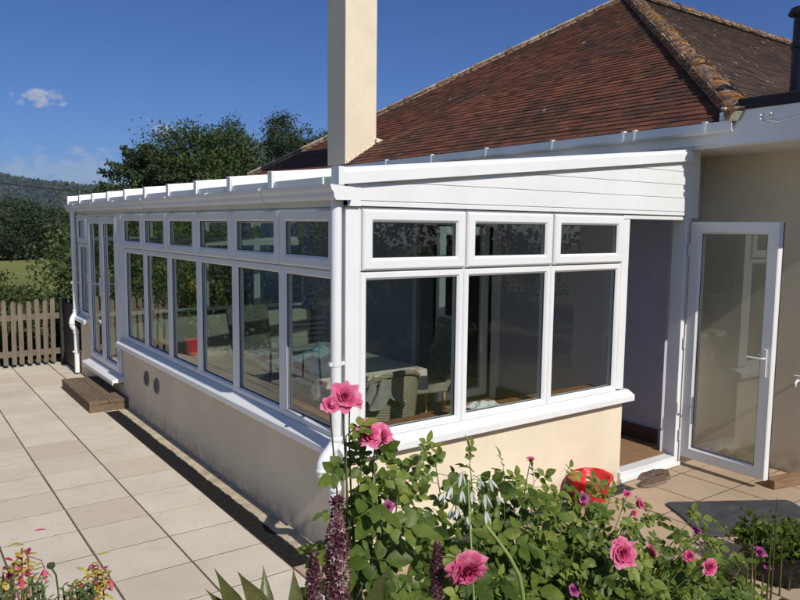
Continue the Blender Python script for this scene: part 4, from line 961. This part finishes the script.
def cane(a, b, sag=.1):
    a, b = Vector(a), Vector(b); m = a.lerp(b, .5) + Vector((random.uniform(-.05,.05), random.uniform(-.05,.05), sag*(b-a).length*.6))
    return [((a*(1-t)+m*t)*(1-t) + (m*(1-t)+b*t)*t) for t in [i/9 for i in range(10)]]
def rose_bush(base, tips, label, leafsize=.05, dens=.05, start=.3, group=None, low=None):
    t = thing('rose_bush', base, label, 'rose bush', group); st = MB(); lf = MB()
    for tip in tips:
        pts = cane(Vector(base) + Vector((random.uniform(-.12,.12), random.uniform(-.06,.06), 0)), tip)
        st.tube(pts, [.006-.0045*i/9 for i in range(10)], 6, random.random())
        L = sum((pts[i+1]-pts[i]).length for i in range(9)); nn = int(L*(1-start)/dens); az = random.uniform(0, 6)
        for k in range(nn):
            u = start + (1-start)*(k+.5)/nn; i = min(8, int(u*9)); p = pts[i].lerp(pts[i+1], u*9-i); az += 2.4
            d = Vector((math.cos(az), math.sin(az), random.uniform(-.1,.5)))
            rose_leaf(lf, p, d, leafsize*random.uniform(.5,1.2)*(1-.25*(u > .92)), min(1, max(0, random.gauss(.42,.24))))
        for k in range(2): rose_leaf(lf, pts[-1], (pts[-1]-pts[-3]).normalized() + rvec(.5), leafsize*.6, random.uniform(.5,1))
    st.build('canes', 'rose_stem', t, smooth=True); lf.build('leaves', 'rose_leaf', t, recalc=False, smooth=True)
    return t
def bloom(parent, c, D, n=46, mat='petal', face=(0,-.6,.7), droop=0, name='bloom', tone=.5):
    """double rose: cupped petals packed round a centre, more open outside"""
    D *= 1.42 if mat == 'petal' else 1.1; c = Vector(c); F = Vector(face).normalized(); R_ = Vector((0,0,1)).rotation_difference(F).to_matrix(); mb = MB(); R0 = D/2
    for k in range(n):
        u = (k+.5)/n; az = k*2.39996 + random.uniform(-.15,.15); open_ = .12 + 1.25*u**1.2 + droop*u; r = R0*(.10+.5*u); L = R0*(.55+.5*u); W = R0*(.5+.62*u)
        tn = min(1, max(0, tone + .55*u - .42 + random.gauss(0,.1))); rows = 6; cols = 7; vs = []; ph = random.uniform(0, 6)
        for j in range(rows):
            v0_ = j/(rows-1)
            for i in range(cols):
                s = (i/(cols-1)-.5)*2; v_ = v0_*(1-.26*s*s); an = open_*v_**.8; wv = W*.5*(.35+.65*math.sin(PI*min(1, v_*.62+.18)))*s
                rr = r*.25 + L*math.sin(an)*v_*.9 + .12*L*s*s*-1*(v_) ; zz = L*math.cos(an)*v_*.75 - R0*.25*u*(1-v_) + R0*.05*math.sin(s*5+ph)*v_
                rr += R0*(.05*math.sin(s*6+ph*2) + .10*u*math.sin(s*3.1+ph))*v_; zz += R0*.12*u*math.sin(s*2.6+ph*1.7)*v_
                x = rr*math.cos(az) - wv*math.sin(az); y = rr*math.sin(az) + wv*math.cos(az); vs.append(c + R_ @ Vector((x, y, zz - R0*.15)))
        mb.add(vs, [(j*cols+i, j*cols+i+1, (j+1)*cols+i+1, (j+1)*cols+i) for j in range(rows-1) for i in range(cols-1)], tn)
        # lighter rims
        for idx in range(len(mb.t)-cols, len(mb.t)): mb.t[idx] = min(1, tn+.22)
    for k in range(5):
        az = k*1.257; d = R_ @ Vector((math.cos(az), math.sin(az), -.45))
    o = mb.build(name, mat, parent, recalc=False, smooth=True)
    return o
def sepals(parent, c, D, face):
    mb = MB(); F = Vector(face).normalized(); R_ = Vector((0,0,1)).rotation_difference(F).to_matrix()
    for k in range(5): az = k*1.257; leaflet(mb, Vector(c) - F*D*.2, R_ @ Vector((math.cos(az), math.sin(az), -.2)), -F, D*.45, D*.14, .5)
    mb.lathe([(.001,-D*.34),(D*.1,-D*.28),(D*.11,-D*.18),(D*.05,-D*.1)], Vector(c), 8, .4, ax=F)
    return mb.build('sepals', 'rose_leaf', parent, recalc=False)
def stalk(parent, c, D, face, base):
    F = Vector(face).normalized(); a = Vector(c) - F*D*.3; b = Vector(base); mid = a.lerp(b, .35) - F*.02; st = MB()
    pts = [a, a - F*.02, mid, b]; P = []
    for i in range(13):
        t_ = i/12; q = [p.copy() for p in pts]
        while len(q) > 1: q = [q[k]*(1-t_) + q[k+1]*t_ for k in range(len(q)-1)]
        P.append(q[0])
    st.tube(P, [.0014+.0022*i/12 for i in range(13)], 6, .5); st.build('flower_stem', 'rose_stem', parent, smooth=True)
def tips_at(L): return [at(px, py, Y) for px, py, Y in L]
random.seed(21)
# bush A: the two tall blooms beside the downpipe
A = rose_bush((-1.22,-2.12,.42), tips_at([(346,436,-2.35),(374,462,-2.35),(358,470,-2.3),(400,468,-2.2),(388,500,-2.3),(362,500,-2.25),(420,455,-2.1),(410,500,-2.3)]), 'rose bush with tall pink double blooms crossing the white corner downpipe', .062, .045, .6)
for px, py, Y, D, n in ((344,397,-2.36,.055,30),(331,405,-2.36,.036,18),(354,399,-2.34,.04,20),(368,434,-2.36,.058,34),(381,436,-2.34,.055,32)):
    c = at(px, py, Y); f = (-.25,-.7,.55) if px < 350 else (.2,-.7,.5); o = bloom(A, c, D, n, 'petal', f, tone=.62); sepals(o, c, D, f); stalk(A, c, D, f, (-1.22,-2.12,.42))
c = at(387,508,-2.3); o = bloom(A, c, .045, 22, 'petal_p', (.1,-.8,.1), name='bloom', tone=.7); sepals(o, c, .045, (.1,-.8,.1)); stalk(A, c, .045, (.1,-.8,.1), (-1.22,-2.12,.42))
c = at(391,553,-2.25); o = bloom(A, c, .018, 8, 'petal', (.1,-.3,.9), name='bud', tone=.6); sepals(o, c, .03, (.1,-.3,.9)); stalk(A, c, .03, (.1,-.3,.9), (-1.22,-2.12,.42))
# bush B: wide dark bush in the middle
B = rose_bush((-.6,-1.95,.42), tips_at([(436,468,-2.0),(470,464,-2.0),(504,472,-1.95),(455,490,-1.9),(534,482,-1.9),(515,500,-1.8),(480,520,-1.8),(545,520,-1.8),(500,560,-1.9),(540,575,-1.9),(460,560,-1.8),(405,478,-2.0),(515,490,-1.85),(545,545,-1.85),(535,500,-1.95),(470,600,-2.1),(505,600,-2.1),(520,540,-2.0),(490,590,-2.0),(575,560,-1.8),(560,590,-2.0)]), 'broad leafy rose bush in the middle with one drooping pink bloom low down', .076, .041, .4)
c = at(467,571,-2.32); o = bloom(B, c, .085, 46, 'petal', (-.2,-.8,-.35), .5, tone=.6); sepals(o, c, .08, (-.2,-.8,-.35)); stalk(B, c, .08, (-.2,-.8,-.35), (-.6,-1.95,.42))
c = at(531,459,-1.95); o = bloom(B, c, .028, 10, 'petal', (.1,-.2,.9), name='bud', tone=.75); sepals(o, c, .035, (.1,-.2,.9)); stalk(B, c, .035, (.1,-.2,.9), (-.6,-1.95,.42))
# bush C: right of the middle in front of the bucket
Cb = rose_bush((-.2,-1.95,.42), tips_at([(565,478,-1.8),(590,490,-1.85),(560,505,-1.7),(610,500,-1.8),(600,525,-1.9),(640,525,-1.9),(625,535,-2.0),(580,545,-1.8),(650,545,-1.9),(560,560,-1.8),(610,560,-1.8),(640,575,-1.9),(590,580,-1.9),(660,580,-1.9),(620,595,-2.0),(575,520,-1.7),(650,510,-1.75),(545,600,-2.05),(570,575,-2.0),(595,555,-2.0),(635,560,-2.05),(655,595,-2.1),(605,515,-1.7),(585,530,-1.9),(560,550,-1.95),(555,535,-1.75),(600,600,-1.8),(640,600,-1.8)]), 'leafy rose bush in front of the red bucket with large open pink bloom', .07, .036, .35)
for px, py, Y, D, n, m, f in ((622,553,-2.12,.086,48,'petal',(-.25,-.8,.5)),(652,551,-2.0,.05,24,'petal',(.5,-.5,.5)),(574,590,-2.05,.05,26,'petal_p',(0,-.7,.5)),(627,494,-1.85,.034,14,'petal',(-.2,-.3,.8)),(640,504,-1.82,.05,22,'petal',(.3,-.6,.5)),(634,513,-1.82,.034,14,'petal',(.1,-.6,.2)),(583,498,-1.85,.05,26,'petal_p',(-.1,-.6,.6))):
    c = at(px, py, Y); o = bloom(Cb, c, D, n, m, f, tone=.6); sepals(o, c, D, f); stalk(Cb, c, D, f, (-.2,-1.95,.42))
# bush D: lower right
Db = rose_bush((.32,-1.9,.42), tips_at([(690,520,-1.9),(715,525,-1.85),(680,545,-1.9),(705,545,-1.95),(730,560,-1.9),(665,570,-1.9),(745,585,-1.9),(700,585,-2.0),(725,595,-2.0),(676,595,-2.0),(755,600,-1.9)]), 'small rose bush in front of the grey mat with a round pink bloom', .066, .036, .4)
for px, py, Y, D, n, m, f in ((709,567,-2.1,.062,40,'petal',(-.2,-.9,.2)),(689,556,-2.0,.045,18,'petal',(-.5,-.3,.6)),(697,531,-1.9,.05,16,'petal_p',(.1,-.2,.8))):
    c = at(px, py, Y); o = bloom(Db, c, D, n, m, f, tone=.55); sepals(o, c, D, f); stalk(Db, c, D, f, (.32,-1.9,.42))

# pineapple lilies: floret spikes
def spike(px, py0, py1, Y, wpx, label, part_dark=False, parent=None):
    top = at(px, py0, Y); bot = at(px, py1, Y); ax = top-bot; H = ax.length; r = wpx/2*(top-CAM).length/FPX*.62
    t = thing('pineapple_lily', (bot.x, bot.y, .42), label, 'pineapple lily', 'pineapple lily spikes in the flower bed')
    mb = MB(); mb.tube([Vector((bot.x, bot.y, .42)), bot, top], [.009,.009,.006], 8); mb.build('stem', simple('purple_stem', (.12,.05,.05), .5), t, smooth=True)
    mb = MB(); n = int(H/.0095*7.5)
    for k in range(n):
        u = (k+.5)/n; az = k*2.39996; rr = r*(1 if u < .75 else 1-.75*(u-.75)/.25)*random.uniform(.72,1.15)
        c = bot + ax*u*.93; o_ = Vector((math.cos(az), math.sin(az), .1)); q = c + o_*rr
        mb.tube([c, q], .0012, 3, .15, cap=False)
        S1 = o_.cross(Vector((0,0,1))).normalized(); U1 = S1.cross(o_); base_t = .12 if part_dark else random.choice((.15,.45,.8)); ps = r*.46
        for m in range(6):
            a2 = m*PI/3; d = (o_*.55 + S1*math.cos(a2) + U1*math.sin(a2)).normalized()
            e = d.cross(o_).normalized(); mb.add([q, q + d*ps*.55 + e*ps*.22, q + d*ps, q + d*ps*.55 - e*ps*.22], [(0,1,2,3)], min(1, max(0, base_t + random.gauss(0,.12))))
        mb.lathe([(ps*.2,0),(ps*.22,ps*.2),(0.0003,ps*.42)], q, 5, .05, ax=o_)
    mb.build('florets', 'spike', t, recalc=False)
    mb = MB()
    for k in range(26):
        az = k*2.4; leaflet(mb, top - ax.normalized()*.01 - Vector((0,0,.0)), Vector((math.cos(az), math.sin(az), random.uniform(.2,1.6))), Vector((0,0,1)), r*random.uniform(.8,1.15), r*.4, random.uniform(.05,.2))
    mb.build('topknot', 'spike', t, recalc=False)
spike(337, 500, 640, -2.45, 33, 'large purple-brown pineapple lily spike below the white downpipe elbow')
spike(314, 552, 650, -2.45, 24, 'shorter dark lily spike left of the large one', True)
spike(437, 535, 640, -2.25, 19, 'narrow almost black lily spike in the middle of the roses', True)
# strap leaves
def strap(mb, a, b, W, bend, tone, fold=.25):
    a, b = Vector(a), Vector(b); ax = b-a; side = ax.cross(CAM-a).normalized(); side = (side + rvec(.25)).normalized(); nrm = side.cross(ax).normalized(); n = 10; vs = []
    for i in range(n+1):
        u = i/n; c = a + ax*u + nrm*bend*math.sin(PI*u*.9)*ax.length + Vector((0,0,-.05*u*u*ax.length)); w_ = W*.5*(math.sin(PI*min(1, .28+.72*u*1.0))**.75 if u > .3 else .72+.35*u)*(1 if u < .6 else max(0.0, (1-u)/.4)**.62)
        vs += [c + side*w_, c - nrm*w_*fold*2, c - side*w_]
    mb.add(vs, [(i*3+k, i*3+k+1, (i+1)*3+k+1, (i+1)*3+k) for i in range(n) for k in (0,1)], tone)
SLp = thing('strap_leaf_clump', tuple(Vector((at(280,600,-2.4).x, -2.4, .42))), 'clump of broad pointed olive leaves at the bottom left of the lily spikes', 'plant')
mb = MB()
for (ax_, ay_, bx_, by_, W, b_, tn) in ((250,640,213,561,.04,.06,.6),(262,650,204,583,.038,.03,.35),(285,640,238,566,.042,-.06,.75),(270,650,263,561,.034,.05,.55),(298,650,293,563,.036,-.04,.8),(300,640,258,590,.03,.05,.3),(330,640,298,588,.03,.05,.4),(240,640,225,590,.04,.05,.45),(350,640,393,556,.028,.05,.3),(372,650,385,575,.03,-.04,.45),(345,650,362,580,.03,.04,.3),(275,660,250,600,.05,.05,.2),(310,660,283,598,.04,.05,.5),(230,660,214,600,.04,.02,.7)):
    strap(mb, at(ax_, ay_, -2.5), at(bx_, by_, -2.45 + random.uniform(-.08,.08)), W, b_, tn)
bs = at(285,650,-2.5)
for k in range(6): strap(mb, (bs.x+random.uniform(-.1,.15), -2.5, .42), (bs.x+random.uniform(-.2,.25), -2.45, 1.05), .04, .05, .3)
mb.build('leaves', 'strap', SLp, recalc=False, smooth=True)
# drooping white bells
WF = thing('white_bell_flower', tuple(Vector((at(470,600,-2.3).x, -2.3, .42))), 'withered white bell flowers hanging from a thin stem among the roses', 'flower')
mb = MB(); root = Vector((at(480,600,-2.3).x, -2.3, .42)); hub = at(468,482,-2.3); mb.tube([root, root.lerp(hub,.5)+Vector((.02,0,0)), hub], [.004,.0035,.0025], 6)
pm = MB()
for px, py, L, lean in ((452,488,.05,-.9),(443,493,.04,-1),(462,478,.055,-.5),(472,503,.05,0),(485,505,.06,.05),(458,515,.045,-.3),(468,527,.045,-.1),(486,522,.05,.05),(490,484,.05,.6),(497,496,.04,1),(452,515,.04,-.5),(479,488,.05,.2),(462,500,.05,-.2)):
    c = at(px, py-12*(1-abs(lean)), -2.3+random.uniform(-.03,.03)); mb.tube([hub, hub.lerp(c,.5)+Vector((0,0,.015)), c], .0012, 4)
    d = Vector((lean*.6, -.1, -1)).normalized()
    for k in range(5):
        az = k*1.257; s = d.orthogonal().normalized(); q = d.cross(s); o_ = s*math.cos(az)+q*math.sin(az)
        leaflet(pm, c + o_*.002, d*1 + o_*random.uniform(.05,.35), o_, L*random.uniform(.55,.85), .009, random.uniform(.4,1), -.15)
mb.build('stem', 'stem_g', WF, smooth=True); pm.build('petals', 'petal_w', WF, recalc=False, smooth=True)
# curved pale stem
pts = [at(485,524,-2.35), at(496,538,-2.36), at(509,556,-2.38), at(519,575,-2.4), at(523,595,-2.4), at(525,640,-2.4)]; pts.append(Vector((pts[-1].x, -2.4, .42)))
mb = MB(); mb.tube(pts, [.0035,.005,.0055,.006,.006,.006,.006], 8); o = mb.build('bent_stalk', 'stem_g', None, smooth=True); o['label'] = 'pale green bare curved stalk bending up left among the roses'; o['category'] = 'plant stalk'

# fuchsia and sprigs at the left corner
def fuchsia(hubs, label, Y=-2.35):
    x0 = at(hubs[0][0], 600, Y).x; t = thing('fuchsia', (x0, Y, .42), label, 'fuchsia', 'fuchsia plants at the left corner')
    st = MB(); yl = MB(); rd = MB(); sp = MB()
    for px, py in hubs:
        h = at(px, py, Y + random.uniform(-.04,.04)); pts = cane((x0 + random.uniform(-.05,.05), Y, .42), h, .02); st.tube(pts, [.003-.0016*i/9 for i in range(10)], 5)
        for k in range(20):
            az = k*2.4; p = h - Vector((0,0,.004*k)) + rvec(.008); leaflet(yl, p, Vector((math.cos(az), math.sin(az), random.uniform(-.4,.6))), (0,0,1), random.uniform(.012,.024), .009, random.uniform(.1,1))
        for k in range(3):
            az = k*2.1; p = h + rvec(.012) - Vector((0,0,.008)); leaflet(rd, p, Vector((math.cos(az)*.7, math.sin(az)*.7, random.uniform(-.9,.4))), (0,0,1), random.uniform(.014,.026), .008, random.uniform(.1,.8))
        for k in range(1):
            c = h + Vector((random.uniform(-.02,.03), 0, -.03-.01*k)); st.tube([h, h.lerp(c,.6)+Vector((.006,0,.004)), c], .0008, 4)
            for m in range(4): az = m*1.57+k; leaflet(rd, c, Vector((math.cos(az)*.35, math.sin(az)*.35, -1)), Vector((math.cos(az), math.sin(az),0)), .024, .008, random.uniform(.3,.9), -.2)
    st.build('stem', simple('red_stem', (.25,.08,.05), .5), t); yl.build('leaves', 'petal_y', t, recalc=False, smooth=True); rd.build('flowers', 'petal_r', t, recalc=False, smooth=True); return t
fuchsia([(22,548),(14,562),(3,572),(28,556),(10,582)], 'yellow-leaved fuchsia with crimson flowers at the far left corner')
fuchsia([(98,566),(88,574),(80,582),(103,572),(92,584),(72,590)], 'second yellow and crimson fuchsia right of the grey-green sprigs')
SP = thing('shrub_sprigs', (at(45,600,-2.5).x, -2.5, .42), 'fine grey-green leafy sprigs between the two fuchsias', 'shrub')
mb = MB(); st = MB()
for k in range(34):
    px = random.uniform(0, 102); top = at(px, random.uniform(580,600) - (6 if 8 < px < 45 else 0), -2.5+random.uniform(-.08,.08)); b = Vector((top.x + random.uniform(-.03,.03), -2.5, .42)); pts = cane(b, top, .01); st.tube(pts, .0015, 4)
    for m in range(34):
        u = 1-.2*m/34*1.2; i = min(8, int(max(0,u)*9)); p = pts[i].lerp(pts[i+1], u*9-i) if u < 1 else pts[-1]; az = m*2.4
        leaflet(mb, p, Vector((math.cos(az), math.sin(az), .7)), (0,0,1), .012, .006, random.uniform(.1,1))
dp = at(53,567,-2.5); st.tube([Vector((dp.x+.02,-2.5,.42)), at(58,590,-2.5), at(56,575,-2.5), at(51,567,-2.5)], .0014, 4)
mb.lathe([(.001,-.005),(.006,-.002),(.006,.004),(.001,.006)], at(51,566,-2.5), 8, .1)
st.build('stem', 'rose_stem', SP); mb.build('leaves', 'sprig', SP, recalc=False)

# lower right: dark tub with reeds and magenta flowers
tb = onz(735, 590); 
TB = thing('plant_tub', (2.2,-1.62,0), 'black tub of dark leaves and magenta flowers at the lower right corner', 'plant tub')
mb = MB(); mb.lathe([(.001,.012),(.19,.012),(.235,.19),(.25,.192),(.25,.205),(.228,.205),(.22,.17),(.001,.17)], (2.2,-1.62,0), 28); mb.build('tub', 'black', TB)
P, T, _ = clumps((2.2,-1.62,.22), (.27,.27,.10), 44, 40, .08, .1); V, TT = leaf_cloud(P, .05, T, up=(0,0,.3)); quad_obj('foliage', V, TT, 'rose_leaf', TB)
for px, py, D in ((760,552,.075),(768,566,.06),(797,556,.07),(790,575,.05)):
    c = at(px, py, -1.66); bloom(TB, c, D, 12, 'petal_p', (-.3,-.5,.7), .4, tone=.5)
RD = thing('reed_clump', (1.1,-1.75,0), 'upright thin green and tan reed stems at the lower right corner', 'reeds')
mb = MB()
for px, py, tn in ((754,524,.55),(756,540,.6),(771,535,.5),(782,538,.5),(793,541,.5),(777,497,.2),(748,560,.9),(763,575,.6),(790,560,.5)):
    a = at(px, py, -1.75); b = Vector((a.x + random.uniform(-.01,.02), -1.75, 0.)); mb.tube([b, b.lerp(a,.5)+Vector((.004,0,0)), a], [.0065,.0055,.0035 if py > 500 else .0015], 6, tn)
mb.build('reeds', 'strap', RD)
mb = MB(); mb.tube([Vector((at(752,600,-1.72).x,-1.72,0)), at(752,545,-1.72)], [.008,.006], 6); mb.build('cane', 'oak', RD)
DL = shrub('low_evergreen', (1.2,-1.7,0.), .36, .8, .35, 'rose_leaf', 1800, .05, 'dark low evergreen filling the lower right corner behind the rose bush')
